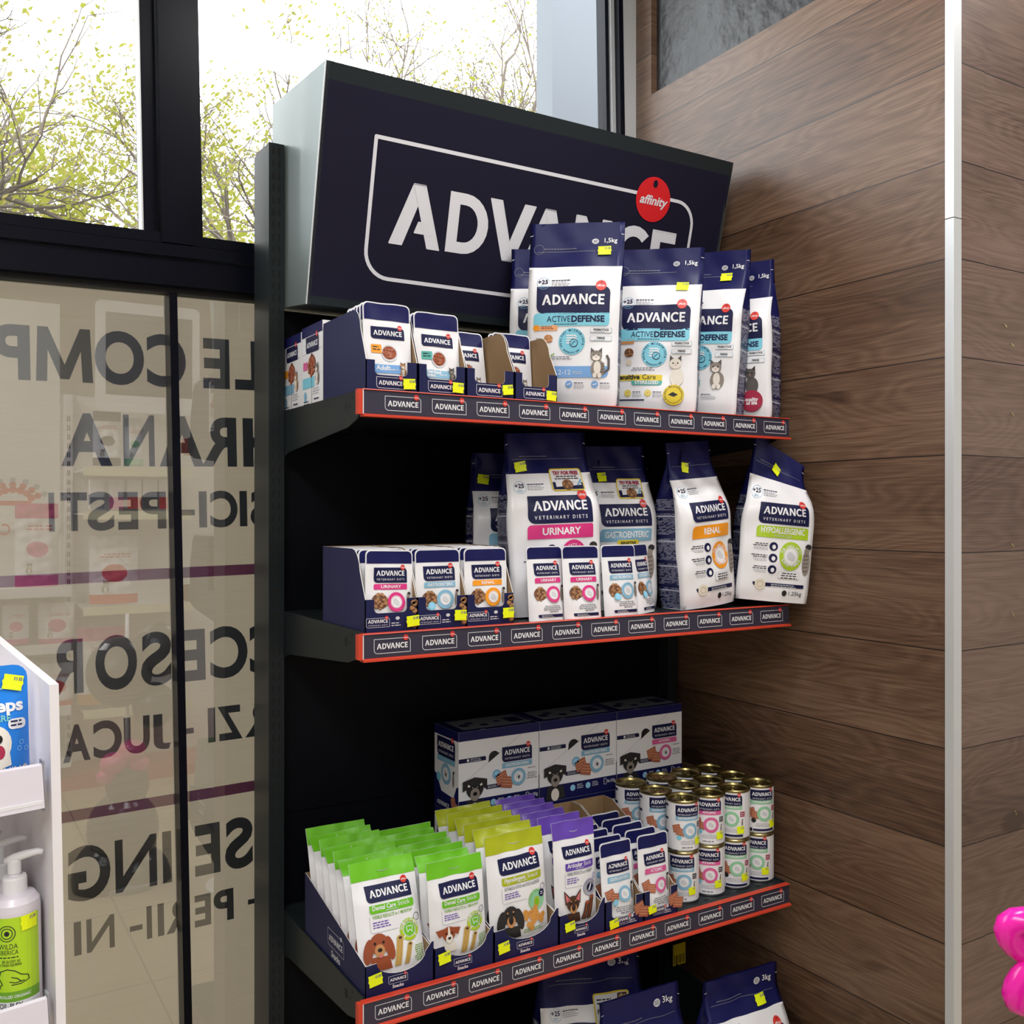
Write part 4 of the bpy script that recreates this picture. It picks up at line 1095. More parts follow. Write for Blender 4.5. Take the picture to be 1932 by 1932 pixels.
def snack_design(W, H, top, band, word1, word2, kind, dogk, lines='VISIBLE RESULTS in 1 MONTH*'):
    d = Des()
    d.rect(-W / 2, H * .84, W / 2, H, top, 1)
    for k in range(26): d.cv([(-W / 2 + W * k / 26, H - .0016), (-W / 2 + W * (k + .5) / 26, H - .0016), (-W / 2 + W * (k + .25) / 26, H + .0004)], top, 1)
    d.ell(0, H * .905, W * .10, H * .010, 'darkgreyfur' if kind == 'none' else top, 2)
    d.line([(-W * .09, H * .907), (0, H * .899), (W * .09, H * .907)], .0011, 'grey', 3, False)
    d.logo(W * .03, H * .725, W * .70, 2, ar=.33)
    zb = H * .60
    d.rect(-W * .30, zb - H * .034, W * .39, zb + H * .034, band, 2, (0, .003, .004, .004))
    d.text(word1, W * .045 if not word2 else W * .10, zb - H * .008, H * .036, 'white', 3, w=W * (.36 if word2 else .58), bold=1.6, al='r' if word2 else 'c')
    if word2: d.text(word2, W * .13, zb - H * .008, H * .036, 'white', 3, w=W * .2, bold=0, al='l')
    d.micro(-W * .06, zb - H * .025, W * .18, 1, H * .016, 'mist', 3)
    d.text(lines, -W * .27, H * .525, H * .026, 'ash' if band != 'green' else 'labelgreen', 2, w=W * .62, bold=1, al='l')
    d.line([(-W * .31, H * .545), (-W * .31, H * .43), (-W * .29, H * .415), (W * .1, H * .415)], .0007, 'grey', 2, False)
    d.micro(-W * .27, H * .49, W * .03, 3, H * .02, 'purple', 2)
    d.ring(W * .41, H * .475, W * .045, W * .055, 'purple' if band == 'purple' else 'ash', 2, 16); d.line([(W * .39, H * .475), (W * .41, H * .465), (W * .43, H * .485)], .0008, 'grey', 3)
    cx, cz = W * .27, H * .385
    if kind == 'dental':
        d.ring(cx, cz, W * .105, W * .15, 'lime', 3, 28); d.ell(cx, cz, W * .088, W * .088, 'green', 3)
        for a in (45, 135, 225, 315): d.line([(cx + W * .10 * math.cos(math.radians(a)), cz + W * .10 * math.sin(math.radians(a))), (cx + W * .155 * math.cos(math.radians(a)), cz + W * .155 * math.sin(math.radians(a)))], .0018, 'white', 4, False)
        d.arctext('FRESHER BREATH', cx, cz, W * .117, W * .022, 'white', 4, 45, 80); d.arctext('TARTAR REDUCED', cx, cz, W * .117, W * .022, 'white', 4, 135, 80)
        d.line([(cx - .004, cz - .005), (cx - .006, cz + .004), (cx - .002, cz + .006), (cx, cz + .004), (cx + .002, cz + .006), (cx + .006, cz + .004), (cx + .004, cz - .005), (cx + .001, cz - .001), (cx - .001, cz - .001), (cx - .004, cz - .005)], .0012, 'white', 4, False)
        for x, z0, z1, w in ((W * .06, H * .12, H * .335, W * .10), (W * .20, H * .12, H * .27, W * .075)):
            dx = W * .05
            d.cv([(x - w / 2 - dx * .4, z0), (x + w / 2 - dx * .4, z0), (x + w / 2 + dx, z1), (x - w / 2 + dx, z1)], 'stickgold', 4)
            for k in (-.2, .2): d.line([(x + k * w - dx * .4, z0), (x + k * w + dx, z1)], w * .1, 'tan', 5, False)
            d.ell(x + dx, z1, w * .56, w * .38, 'stickgold', 6, 14); d.ell(x + dx, z1, w * .28, w * .19, 'darkbrown', 7, 12)
        d.micro(W * .30, H * .24, W * .47, 8, H * .017, 'labelgreen', 2, al='r')
        d.dog(-W * .22, H * .115 if dogk == 'spaniel' else H * .16, W * (.52 if dogk == 'spaniel' else .42), dogk, 6)
    elif kind == 'hypo':
        d.ell(cx, cz, W * .15, W * .15, 'lime', 3, 24); d.ell(cx, cz, W * .145, W * .145, 'sage', 4, 24); d.ell(cx, cz - .004, W * .05, W * .075, 'olive', 5, 14); d.ell(cx, cz - .004, W * .025, W * .045, 'green', 6, 12)
        d.arctext('100% VEGETABLE', cx, cz, W * .115, W * .022, 'labelgreen', 5, 90, 170)
        d.ell(W * .37, H * .43, W * .055, W * .055, 'ink', 6); d.micro(W * .345, H * .435, W * .4, 2, H * .016, 'white', 7)
        for x, z, a in ((W * .15, H * .285, 10), (W * .27, H * .245, -25), (W * .2, H * .21, 40)):
            c, s = math.cos(math.radians(a)), math.sin(math.radians(a)); r = W * .085
            d.line([(x - r * c, z - r * s), (x + r * c, z + r * s)], W * .075, 'biscuit', 6)
            for k in (-1, 1):
                for j in (-1, 1): d.ell(x + k * r * 1.1 * c - j * r * .45 * s, z + k * r * 1.1 * s + j * r * .45 * c, W * .045, W * .045, 'biscuit', 6, 10)
            d.line([(x - r * .5 * c, z - r * .5 * s), (x + r * .5 * c, z + r * .5 * s)], W * .012, 'tan', 7)
        d.micro(W * .02, H * .145, W * .4, 2, H * .018, 'labelgreen', 2)
        d.dog(-W * .20, H * .105, W * .50, dogk, 6)
    else:
        d.ring(cx, cz, W * .10, W * .165, 'purple', 3, 28); d.ring(cx, cz, W * .105, W * .16, 'grey', 4, 28); d.ell(cx, cz, W * .085, W * .085, 'ink', 4)
        d.line([(cx - .003, cz - .005), (cx, cz), (cx + .002, cz + .006)], .003, 'white', 5)
        d.arctext('ARTICULAR', cx, cz, W * .125, W * .024, 'purple', 5, 90, 120)
        for x, z1 in ((W * .14, H * .26), (W * .26, H * .30)):
            d.cv([(x - W * .1, H * .11), (x + W * .0, H * .11), (x + W * .10, z1), (x - W * .01, z1)], 'darkbrown', 6); d.line([(x - W * .05, H * .12), (x + W * .04, z1)], W * .02, 'brownfur', 7, False); d.ell(x + W * .045, z1, W * .055, W * .03, 'brownfur', 7, 12)
        d.dog(-W * .16, H * .10, W * .56, dogk, 6)
    return d
def tray_front(W, z, w, vet=False, kib=False, snacks=False, steak=False):
    d = Des()
    cx = W * .47
    d.logo(cx if not kib else W * .24, z, w, 1, vet=vet, fill=None, frame='mist', ar=.36)
    if snacks: d.text('Snacks', cx, z - w * .40, w * .15, 'white', 1, bold=1.5)
    if kib:
        r = random.Random(4)
        for i in range(34):
            x, zz = W * (.80 + .17 * r.random()), .006 + .052 * r.random()
            if x < W * (.97 - (zz) * 2.2): continue
            d.ell(x, zz - .001, .0054, .0048, 'kibbledark', 1 + i % 3, 8); d.ell(x, zz, .0046, .004, 'kibble', 2 + i % 3, 8)
        d.micro(W * .5, z - .003, W * .70, 2, .004, 'mist', 1); d.ell(W * .62, z + .006, .004, .003, 'mist', 1)
    if steak:
        d.chunk(W * .95, .028, .026, 2); d.micro(W * .62, z - .004, W * .82, 2, .004, 'mist', 1); d.ell(W * .7, z + .005, .003, .003, 'mist', 1)
    return d

# ================================================================== TOP SHELF
Z = ZT_ + .0005
PROTO = {}
def pack(name, key, maker, label, cat, loc, rot=(0, 0, 0), group=None):
    """maker() -> (builder, front map); copies with one key share their mesh."""
    if key in PROTO:
        o = bpy.data.objects.new(name, PROTO[key]); COL.objects.link(o)
    else:
        o = maker()[0].build(name); PROTO[key] = o.data
    o.location = loc; o.rotation_euler = [math.radians(a) for a in rot]
    return tag(o, label, cat, group)

def carton(name, label, x0, y0, z0, W, D, H, front=None, side=None, top=None, group=None):
    b = MB(); b.box((0, 0, 0), (W, D, H), 'white')
    if front: front.emit(b, lambda x, z, L: (x, -.0003 * L, z))
    if side: side.emit(b, lambda x, z, L: (-.0003 * L, D - x, z))
    if top: top.emit(b, lambda x, y, L: (x, y, H + .0003 * L))
    o = b.build(name); o.location = (x0, y0, z0)
    return tag(o, label, 'box', group)
def slim_design(W, H, band, tagc):
    d = Des()
    d.rect(0, H * .87, W, H, 'navy', 1)
    d.logo(W * .52, H * .76, W * .62, 2, ar=.44)
    d.line([(W * .03, H * .66), (W * .97, H * .68)], .0008, 'grey', 2, False)
    d.line([(W * .5, 0), (W * .5, H * .45)], .0014, 'dark', 3, False)
    d.kib(W * .5, H * .50, W * .19, 20, 3, a='meat', b='brownfur'); d.rect(W * .08, H * .46, W * .28, H * .56, tagc, 2)
    d.rect(W * .05, H * .23, W * .62, H * .36, band, 2); d.cat(W * .78, H * .25, W * .36, 'tan' if band == 'blue' else 'greyfur', 'whitefur', 'darkgreyfur', False, 5)
    d.ell(W * .18, H * .13, W * .07, W * .09, 'blue', 2); d.micro(W * .56, H * .2, W * .9, 3, .005, 'grey', 2); d.micro(W * .1, H * .06, W * .4, 3, .005, 'ink', 2); d.micro(W * .6, H * .07, W * .9, 1, .007, 'ink', 2)
    return d
carton('food_carton', 'slim white carton with a turquoise band beside the cardboard tray on the top shelf', .639, 1.742, Z, .10, .116, .157, None, slim_design(.116, .157, 'sky', 'rose'), group='slim cartons on the top shelf')
carton('food_carton', 'slim white carton with a blue band, nearest the slotted post on the top shelf', .639, 1.864, Z, .10, .112, .153, None, slim_design(.112, .153, 'blue', 'orange'), group='slim cartons on the top shelf')

TY = 1.533
GT = 'pouch trays on the top shelf'
t_des = lambda W: tray_front(W, .017, W * .54)
tray('navy tray full of white pouches beside the slim cartons on the top shelf', .639, TY, Z, .0965, .205, .148, .03, 'pouch', t_des(.0965), (.079, .017, .025, .018, 3), GT, hs=.055)
tray('navy tray of white pouches with teal tags, next to the full one', .7375, TY, Z, .0935, .205, .148, .03, 'pouch', t_des(.0935), (.076, .017, .024, .018, -2), GT, hs=.055)
tray('half empty navy tray showing brown card, next to the teal-tagged pouches', .833, TY, Z, .1, .205, .134, .03, 'pouch', t_des(.1), (.084, .020, .024, .018, 6), GT, hs=.055)
tray('half empty navy tray showing brown card, touching the tall bag with the kitten', .935, TY, Z, .0935, .205, .134, .03, 'pouch', t_des(.0935), (.078, .015, .024, .018, -3), GT, hs=.055)
PW, PH = .089, .155
mk1 = lambda: flat_pack(PW, PH, .009, cat_pouch(PW, PH, 'orange', words=('Adult',)), seed=3)
mk2 = lambda: flat_pack(PW, PH * .955, .0105, cat_pouch(PW, PH * .955, 'teal', 'blue', ('Sterilized', 'Adult'), ('darkgreyfur', 'greyfur', 'darkgreyfur')), seed=8)
mk3 = lambda: flat_pack(PW - .003, .137, .0095, cat_pouch(PW - .003, .137, 'orange', words=('Junior',), cats=('greyfur', 'whitefur', 'darkgreyfur')), seed=12)
GP1 = 'orange-tagged pouches in the full tray'; GP2 = 'teal-tagged pouches'; GP3 = 'pouches left in the half empty trays'
for k in range(6):
    pack('food_pouch', 'cat1', mk1, 'white cat food pouch with an orange tag, front one of the full tray' if k == 0 else 'white navy-topped pouch filed behind the orange-tagged front pouch', 'pouch', (.687 + .0003 * k, TY + .014 + .0148 * k, Z + .004 + .0008 * (k % 2)), (-4, 0, 0), GP1)
for k in range(3):
    pack('food_pouch', 'cat2', mk2, 'white cat food pouch with a teal tag, front one of its tray' if k == 0 else 'white navy-topped pouch filed behind the teal-tagged front pouch', 'pouch', (.784, TY + .016 + .014 * k, Z + .004), (-4, 0, 0), GP2)
for k in range(3):
    pack('food_pouch', 'cat3', mk3, 'white pouch leaning in front of the brown card in the half empty tray' if k == 0 else 'white pouch hidden behind another in the half empty tray', 'pouch', (.883, TY + .086 + .016 * k, Z + .006), (-10, 0, 0), GP3)
for k in range(2):
    pack('food_pouch', 'cat3', mk3, 'white pouch in the half empty tray touching the kitten bag' if k == 0 else 'rear white pouch in the half empty tray touching the kitten bag', 'pouch', (.9812, TY + .080 + .016 * k, Z + .0075), (-5, 0, 0), GP3)

BW = .182
GB = 'bags on the top shelf'
food_bag('tall white bag with navy top and a striped kitten on the top shelf', 'r', (1.166, 1.527), 42, BW, .375, .075, .375 * .755, active_design(BW, .375, .375 * .755, 'kitten'), 1, GB, (BW * .30, .375 * .845, .027, .0175, 2), zbase=Z, wr=.0018, narrow=-.05, roll=1.5)
food_bag('white bag half hidden behind the tall kitten bag on the top shelf', 'l', (1.053, 1.748), 30, .172, .355, .07, .268, active_design(.172, .355, .268, 'kitten'), 9, GB, zbase=Z, wr=.002)
food_bag('glossy white bag with a yellow band and cream cat on the top shelf', 'r', (1.372, 1.527), 46, .178, .352, .07, .352 * .77, active_design(.178, .352, .352 * .77, 'sterilized'), 4, GB, (.178 * .28, .352 * .76, .027, .0175, -3), zbase=Z, wr=.0028, narrow=-.05, roll=2)
food_bag('white bag with a fluffy long-haired cat on the top shelf', 'r', (1.487, 1.530), 60, .165, .363, .08, .363 * .76, active_design(.165, .363, .363 * .76, 'fluffy'), 5, GB, (.165 * .22, .363 * .84, .027, .0175, 0), zbase=Z, wr=.0022, narrow=-.03, roll=3.5)
food_bag('white bag with a dark grey cat and a maroon disc, beside the timber wall', 'r', (1.596, 1.533), 65, .165, .36, .082, .36 * .76, active_design(.165, .36, .36 * .76, 'grey'), 6, GB, zbase=Z, wr=.002)

# ================================================================== MIDDLE SHELF
Z = ZM_ + .0005
GM = 'kibble-printed pouch trays on the middle shelf'
tray('navy tray of pink-banded pouches by the slotted post on the middle shelf', .6375, TY, Z, .097, .205, .143, .034, 'pouch', tray_front(.097, .018, .043, True, True), (.0875, .018, .026, .0185, 5), GM, hs=.058)
tray('navy tray of pale blue-banded pouches between the pink and the orange ones', .7355, TY, Z, .0965, .205, .143, .034, 'pouch', tray_front(.0965, .018, .043, True, True), (.083, .023, .026, .0185, -2), GM, hs=.058)
tray('navy tray of orange-banded pouches on the middle shelf', .833, TY, Z, .098, .205, .143, .034, 'pouch', tray_front(.098, .018, .043, True, True), (.085, .022, .025, .0185, 1), GM, hs=.058)
VW, VH = .089, .138
for nm, col_, word, xc, s0 in (('pink', 'pink', 'URINARY', .686, 2), ('pale blue', 'blue', 'GASTROENTERIC', .784, 4), ('orange', 'orange', 'RENAL', .882, 6)):
    mk = lambda: flat_pack(VW, VH, .0105, vet_pouch(VW, VH, col_, word, foot=False), seed=s0)
    for k in range(11):
        dz = .0005 * (k % 3)
        if k == 0: pack('food_pouch', 'vet' + nm, mk, f'white pouch with {"a pale blue" if nm == "pale blue" else "an orange" if nm == "orange" else "a pink"} band, front one of its kibble-printed tray', 'pouch', (xc + (.001 if nm == 'pink' else 0), TY + .013, Z + .003), (-3, 1.6 if nm == 'pink' else 0, 0), f'{nm}-banded pouches in the middle tray')
        else: pack('food_pouch', 'vet' + nm, mk, f'white pouch filed behind the front {nm}-banded pouch in its tray', 'pouch', (xc - (.001 if nm == 'pink' else 0), TY + .0165 + .0155 * k, Z + .004 + dz), (-3, 0, 0), f'{nm}-banded pouches in the middle tray')
GF = 'pouches standing free on the middle shelf'
FW, FH = .082, .142
mku = lambda: flat_pack(FW, FH, .022, vet_pouch(FW, FH, 'pink', 'URINARY'), seed=31)
mkg = lambda: flat_pack(FW + .003, FH, .022, vet_pouch(FW + .003, FH, 'blue', 'GASTROENTERIC'), seed=35)
pack('food_pouch', 'fu', mku, 'pink-banded pouch standing free, partly covered by a second pink-banded pouch', 'pouch', (1.014, 1.545, Z), (-5, 0, 0), GF)
pack('food_pouch', 'fu', mku, 'pink-banded pouch standing free in front of another pink-banded pouch', 'pouch', (1.088, 1.532, Z), (-5, 0, -5), GF)
pack('food_pouch', 'fg', mkg, 'pale blue-banded pouch standing free next to the pink-banded pair', 'pouch', (1.190, 1.542, Z), (-6, 0, 0), GF)
pack('food_pouch', 'fg', mkg, 'narrow-looking pale blue-banded pouch turned aside, beside the orange-banded bag', 'pouch', (1.266, 1.563, Z), (-7, 0, 27), GF)

H2 = .36
GV = 'colour-banded bags on the middle shelf'
food_bag('large white bag with a pink band and a free-sample sticker on the middle shelf', 'l', (.968, 1.60), 14, .188, H2, .088, H2 * .775, vet_design(.188, H2, H2 * .775, 'pink', 'URINARY', True), 11, GV, (-.188 * .33, H2 * .815, .027, .020, 8), zbase=Z, wr=.003, lean=-1, roll=-2, narrow=.1)
food_bag('large white bag with a pale blue band and a free-sample sticker on the middle shelf', 'l', (1.176, 1.648), 15, .163, .345, .084, .345 * .775, vet_design(.163, .345, .345 * .775, 'blue', 'GASTROENTERIC', True, True), 12, GV, (-.163 * .22, .345 * .81, .025, .019, 3), zbase=Z, wr=.005, narrow=.13, roll=-1)
food_bag('dim white bag standing in shadow behind the pink-banded bag', 'l', (.968, 1.752), 14, .17, .33, .08, .25, vet_design(.17, .33, .25, 'blue', 'MOBILITY'), 13, GV, (-.06, .275, .027, .020, -8), zbase=Z, wr=.004)
food_bag('dim white bag standing in shadow behind the pale blue-banded bag', 'l', (1.31, 1.775), 0, .165, .33, .08, .25, vet_design(.165, .33, .25, 'orange', 'RENAL'), 14, GV, zbase=Z, wr=.004)
food_bag('white bag with an orange band on the middle shelf', 'l', (1.358, 1.550), 0, .146, .352, .092, .352 * .775, vet_design(.146, .352, .352 * .775, 'orange', 'RENAL', catx=.43), 15, GV, (-.02, .352 * .845, .020, .021, -12), zbase=Z, wr=.004, narrow=.14, roll=-5)
food_bag('white bag with a lime band leaning over the end of the middle shelf', 'l', (1.512, 1.556), 29, .158, .333, .09, .333 * .79, vet_design(.158, .333, .333 * .79, 'lime', 'HYPOALLERGENIC', small='HYDROLYZED', catx=.42), 16, GV, (-.005, .345 * .835, .022, .021, -30), zbase=Z + .0045, wr=.003, narrow=.26, roll=5, droop=.38)

# ================================================================== LOWEST SHELF
Z = ZB_ + .0005
def snack_tray(nm, x0, W, D, dz=.02):
    side = None
    if 'medium' in nm:
        side = Des(); side.line(rr_pts(D * .42, .028, D * .68, .058, (0, .007, 0, .007)), .0008, 'mist', 1, False, True); side.word(D * .55, .037, D * .22, 'mist', 1); side.ell(D * .64, .059, .004, .004, 'mist', 2, 10); side.text('Snacks', D * .55, .011, .011, 'mist', 1, bold=1.5)
    return side
GS = 'snack trays on the lowest shelf'
tray('navy snack tray of big green-topped bags beside the slotted post', .637, 1.531, Z, .129, .305, .117, .030, 'snack', tray_front(.129, .0205, .036, snacks=True), (.017, .030, .027, .020, 8), GS, sidedes=snack_tray('medium', 0, .129, .305), hs=.055)
tray('navy snack tray of small green-topped bags next to the big ones', .7675, 1.531, Z, .1205, .26, .112, .030, 'snack', tray_front(.1205, .0205, .036, snacks=True), (.018, .036, .026, .020, 8), GS, hs=.055)
tray('navy snack tray of olive-topped bags', .8895, 1.531, Z, .141, .25, .112, .030, 'snack', tray_front(.141, .0205, .036, snacks=True), (.018, .026, .026, .020, 8), GS, hs=.057)
tray('navy snack tray of purple-topped bags', 1.0325, 1.531, Z, .1075, .25, .112, .030, 'snack', tray_front(.1075, .020, .032, snacks=True), (.022, .032, .025, .0175, 8), GS, hs=.055)
def steak_tray(label, x0, W, stick, hb):
    return tray(label, x0, 1.531, Z, W, .255, hb, .022, 'deep', tray_front(W, .014, W * .42, True, steak=True), stick, 'steak-printed pouch trays on the lowest shelf', hs=.058)
steak_tray('navy steak-printed tray of pale blue-banded pouches on the lowest shelf', 1.1415, .095, (.018, .014, .024, .0175, 8), .178)
steak_tray('navy steak-printed tray of rose-banded pouches beside the tins', 1.238, .087, (.018, .022, .022, .016, 8), .178)

def snack_bag(key, mk, label, loc, rot, group):
    return pack('treat_bag', key, mk, label, 'treat bag', loc, rot, group)
q = random.Random(9)
SWs = {'m': (.1235, .205), 's': (.1135, .188), 'h': (.128, .212), 'p': (.099, .212)}
mkm = lambda: flat_pack(*SWs['m'], .024, snack_design(*SWs['m'], 'green', 'green', 'Dental Care', 'Stick', 'dental', 'spaniel'), 'bag', 41, .004)
mkm2 = lambda: flat_pack(*SWs['m'], .024, snack_design(*SWs['m'], 'green', 'green', 'Dental Care', 'Stick', 'dental', 'spaniel'), 'bag', 43, .016)
mks = lambda: flat_pack(*SWs['s'], .022, snack_design(*SWs['s'], 'green', 'green', 'Dental Care', 'Stick', 'dental', 'terrier'), 'bag', 42, .004)
mks2 = lambda: flat_pack(*SWs['s'], .022, snack_design(*SWs['s'], 'green', 'green', 'Dental Care', 'Stick', 'dental', 'terrier'), 'bag', 46, .016)
mkh = lambda: flat_pack(*SWs['h'], .025, snack_design(*SWs['h'], 'olive', 'olive', 'Hypoallergenic', 'Snack', 'hypo', 'dachs', 'SUITABLE for DOGS with FOOD ALLERGIES'), 'bag', 44, .003)
mkh2 = lambda: flat_pack(*SWs['h'], .025, snack_design(*SWs['h'], 'olive', 'olive', 'Hypoallergenic', 'Snack', 'hypo', 'dachs', 'SUITABLE for DOGS with FOOD ALLERGIES'), 'bag', 48, .016)
mkp = lambda: flat_pack(*SWs['p'], .025, snack_design(*SWs['p'], 'purple', 'purple', 'Articular', 'Stick', 'artic', 'pricked', 'VISIBLE RESULTS in 6 WEEKS*'), 'bag', 45, .004)
mkp2 = lambda: flat_pack(*SWs['p'], .025, snack_design(*SWs['p'], 'purple', 'purple', 'Articular', 'Stick', 'artic', 'pricked', 'VISIBLE RESULTS in 6 WEEKS*'), 'bag', 49, .016)
G1 = 'big green-topped treat bags'; G2 = 'small green-topped treat bags'; G3 = 'olive-topped treat bags'; G4 = 'purple-topped treat bags'
snack_bag('m', mkm, 'green-topped treat bag with a red-brown spaniel, front one of its tray', (.7015, 1.553, Z + .006), (-17, 0, 0), G1)
for k in range(1, 7):
    snack_bag('m2' if k % 2 else 'm', mkm2 if k % 2 else mkm, 'green-topped treat bag filed behind the spaniel bag', (.7015, 1.5525 + .0375 * k, Z + .007), (-17, q.uniform(-.3, .3), 0), G1)
snack_bag('s', mks, 'green-topped treat bag with a brown and white terrier, front one of its tray', (.829, 1.552, Z + .006), (-5, -1, 0), G2)
for k in range(1, 7):
    snack_bag('s2' if k % 2 else 's', mks2 if k % 2 else mks, 'green-topped treat bag filed behind the terrier bag', (.828, 1.553 + .0335 * k, Z + .006), (-6 - k * .35, q.uniform(-.6, .6), 0), G2)
snack_bag('h', mkh, 'olive-topped treat bag with a black and tan dachshund, front one of its tray', (.959, 1.553, Z + .007), (-5, -1.2, 1), G3)
for k in range(1, 6):
    snack_bag('h2' if k % 2 else 'h', mkh2 if k % 2 else mkh, 'olive-topped treat bag filed behind the dachshund bag', (.959 + q.uniform(-.002, .002), 1.555 + .0365 * k, Z + .008), (-6 - k * .4, q.uniform(-1, 1), q.uniform(-1, 1)), G3)
snack_bag('p', mkp, 'purple-topped treat bag with a prick-eared brown dog, front one of its tray', (1.0865, 1.552, Z + .008), (-4, .6, 1), G4)
for k in range(1, 6):
    snack_bag('p2' if k > 1 else 'p', mkp2 if k > 1 else mkp, 'purple-topped treat bag filed behind the prick-eared dog bag', (1.0855, 1.555 + .037 * k, Z + .007), (-5 - k * .4, q.uniform(-.6, .6), q.uniform(-.8, .8)), G4)
GW, GH = .080, .158
mkgb = lambda: flat_pack(GW, GH, .02, vet_pouch(GW, GH, 'blue', 'GASTROENTERIC', 'steak'), seed=51)
mkab = lambda: flat_pack(GW, GH, .02, vet_pouch(GW, GH, 'rose', 'ATOPIC', 'steak'), seed=52)
for nm, key, mk, xc, spots in (('pale blue', 'gb', mkgb, 1.1885, ((0, .018, -5, 3), (-.001, .052, -5, -3), (.001, .088, -8, 3), (-.001, .125, -6, 3), (.001, .162, -7, -3), (0, .197, -6, 2))), ('rose', 'ab', mkab, 1.2815, ((0, .018, -4, 1), (0, .052, -6, -1), (0, .09, -8, 1), (0, .13, -7, -1), (0, .17, -8, 1)))):
    for k, (dx, dy, lean, yaw) in enumerate(spots):
        pack('food_pouch', key, mk, f'white {nm}-banded pouch, front one of the steak-printed tray' if k == 0 else f'navy-topped pouch filed behind the front {nm}-banded pouch of the steak-printed tray', 'pouch', (xc + dx, 1.531 + dy, Z + .0045), (lean, 0, yaw * .5), f'{nm}-banded pouches in the steak-printed tray')

# cartons, two high, along the back panel
def big_carton(W, H, band, word):
    d = Des()
    d.rect(0, H * .89, W, H, 'navy', 1); d.rect(0, 0, W, H * .19, 'navy', 1); d.cv([(W * .3, H * .19), (W * .99, H * .19), (W * .985, H * .225), (W * .97, H * .235), (W * .3, H * .235)], 'white', 2)
    d.line([(W * .02, H * .38), (W * .78, H * .89)], .0006, 'grey', 2, False)
    d.rect(0, H * .635, W * .33, H * .685, 'ink', 3, (0, .003, 0, 0)); d.micro(W * .14, H * .665, W * .3, 2, H * .02, 'mist', 4); d.ell(W * .11, H * .66, .003, .003, 'white', 4)
    d.poly([(W * .36, H * .60), (W * .50, H * .695)] + [(W * .43 + .058 * W * math.cos(math.radians(a)) * 1.15, H * .655 + .07 * H * math.sin(math.radians(a)) * 1.1) for a in range(40, 215, 25)], 'dark', 3)
    d.logo(W * .72, H * .665, W * .38, 4, vet=True, ar=.43)
    d.rect(W * .53, H * .50, W * .91, H * .565, band, 4, (.002, .002, 0, 0)); d.text(word, W * .72, H * .52, H * .03, 'white', 5, w=min(W * .30, len(word) * W * .03), bold=2)
    d.chunk(W * .56, H * .375, W * .15, 5)
    d.rect(W * .33, H * .285, W * .52, H * .335, 'ink', 4); d.micro(W * .35, H * .315, W * .48, 2, H * .018, 'mist', 5)
    d.badge(W * .73, H * .38, W * .093, band, '', '', 10)
    if word != 'ATOPIC': d.ell(W * .46, H * .445, W * .052, W * .052, 'blue', 4, 18); d.ell(W * .46, H * .445, W * .035, W * .035, 'paleblue', 5, 16); d.line([(W * .445, H * .44), (W * .46, H * .43), (W * .475, H * .46)], .0014, 'blue', 6, False)
    d.micro(W * .86, H * .46, W * .98, 1, H * .022, 'ash', 4); d.micro(W * .84, H * .40, W * .98, 4, H * .022, 'ash', 4, al='c')
    d.dog(W * .19, H * .02, H * .46, 'bearded', 6)
    for a in (.42, .62): d.ell(W * a, H * .12, .007, .007, 'paleblue', 3); d.micro(W * a + .012, H * .145, W * a + .03, 3, H * .022, 'mist', 3)
    d.rect(W * .83, H * .09, W * .868, H * .17, 'mist', 3, .002); d.rect(W * .836, H * .096, W * .862, H * .164, 'navy', 4, .001); d.text('8x150g', W * .875, H * .11, H * .04, 'mist', 4, w=W * .11, bold=1, al='l')
    return d
def carton_side(D_, H, band):
    d = Des()
    d.rect(0, H * .89, D_, H, 'navy', 1); d.rect(0, 0, D_, H * .12, 'navy', 1); d.poly([(0, H * .12), (D_, H * .12), (D_, H * .36), (D_ * .92, H * .34), (D_ * .8, H * .20), (D_ * .3, H * .22), (D_ * .1, H * .40), (0, H * .42)], 'navy', 2)
    d.logo(D_ * .5, H * .76, D_ * .74, 3, vet=True, ar=.5); d.rect(D_ * .14, H * .58, D_ * .86, H * .65, band, 3)
    d.badge(D_ * .5, H * .45, D_ * .2, band, '', '', 4); d.ell(D_ * .2, H * .38, D_ * .09, D_ * .09, 'sky', 4); d.slimcat(D_ * .8, H * .32, H * .2); d.chunk(D_ * .85, H * .14, D_ * .2, 4)
    d.word(D_ * .38, H * .05, D_ * .5, 'mist', 4)
    return d
def carton_top(W, D_):
    d = Des(); d.rect(0, 0, W, D_, 'navy', 1); d.rect(W * .1, D_ * .12, W * .96, D_ * .92, 'ash', 2, .004)
    for x, y, r in ((.2, .45, .06), (.3, .6, .05), (.42, .35, .05), (.62, .5, .04)): d.ell(W * x, D_ * y, W * r, W * r, 'ink', 3)
    d.rect(W * .74, D_ * .3, W * .92, D_ * .7, 'ink', 3, .003); d.rect(W * .27, 0, W * .33, .003, 'white', 3)
    return d
GC = 'food cartons stacked along the back panel'
CH = .1795
spec = ((.960, .2, 'blue', 'GASTROENTERIC', 'pale blue-banded dog food carton'), (1.1625, .2115, 'blue', 'GASTROENTERIC', 'pale blue-banded dog food carton'), (1.3765, .197, 'rose', 'ATOPIC', 'rose-banded dog food carton'))
where = ('by the olive-topped bags', 'behind the purple-topped bags', 'behind the tins')
for i, (x0, W, band, word, lab) in enumerate(spec):
    for j in range(2):
        carton('food_carton', (f'{lab} {where[i]}, upper of two' if j else f'lower carton under the {lab} {where[i]}'), x0, 1.802, Z + (CH + .0004) * j, W, .112, CH, big_carton(W, CH, band, word), carton_side(.112, CH, band), carton_top(W, .112), GC)

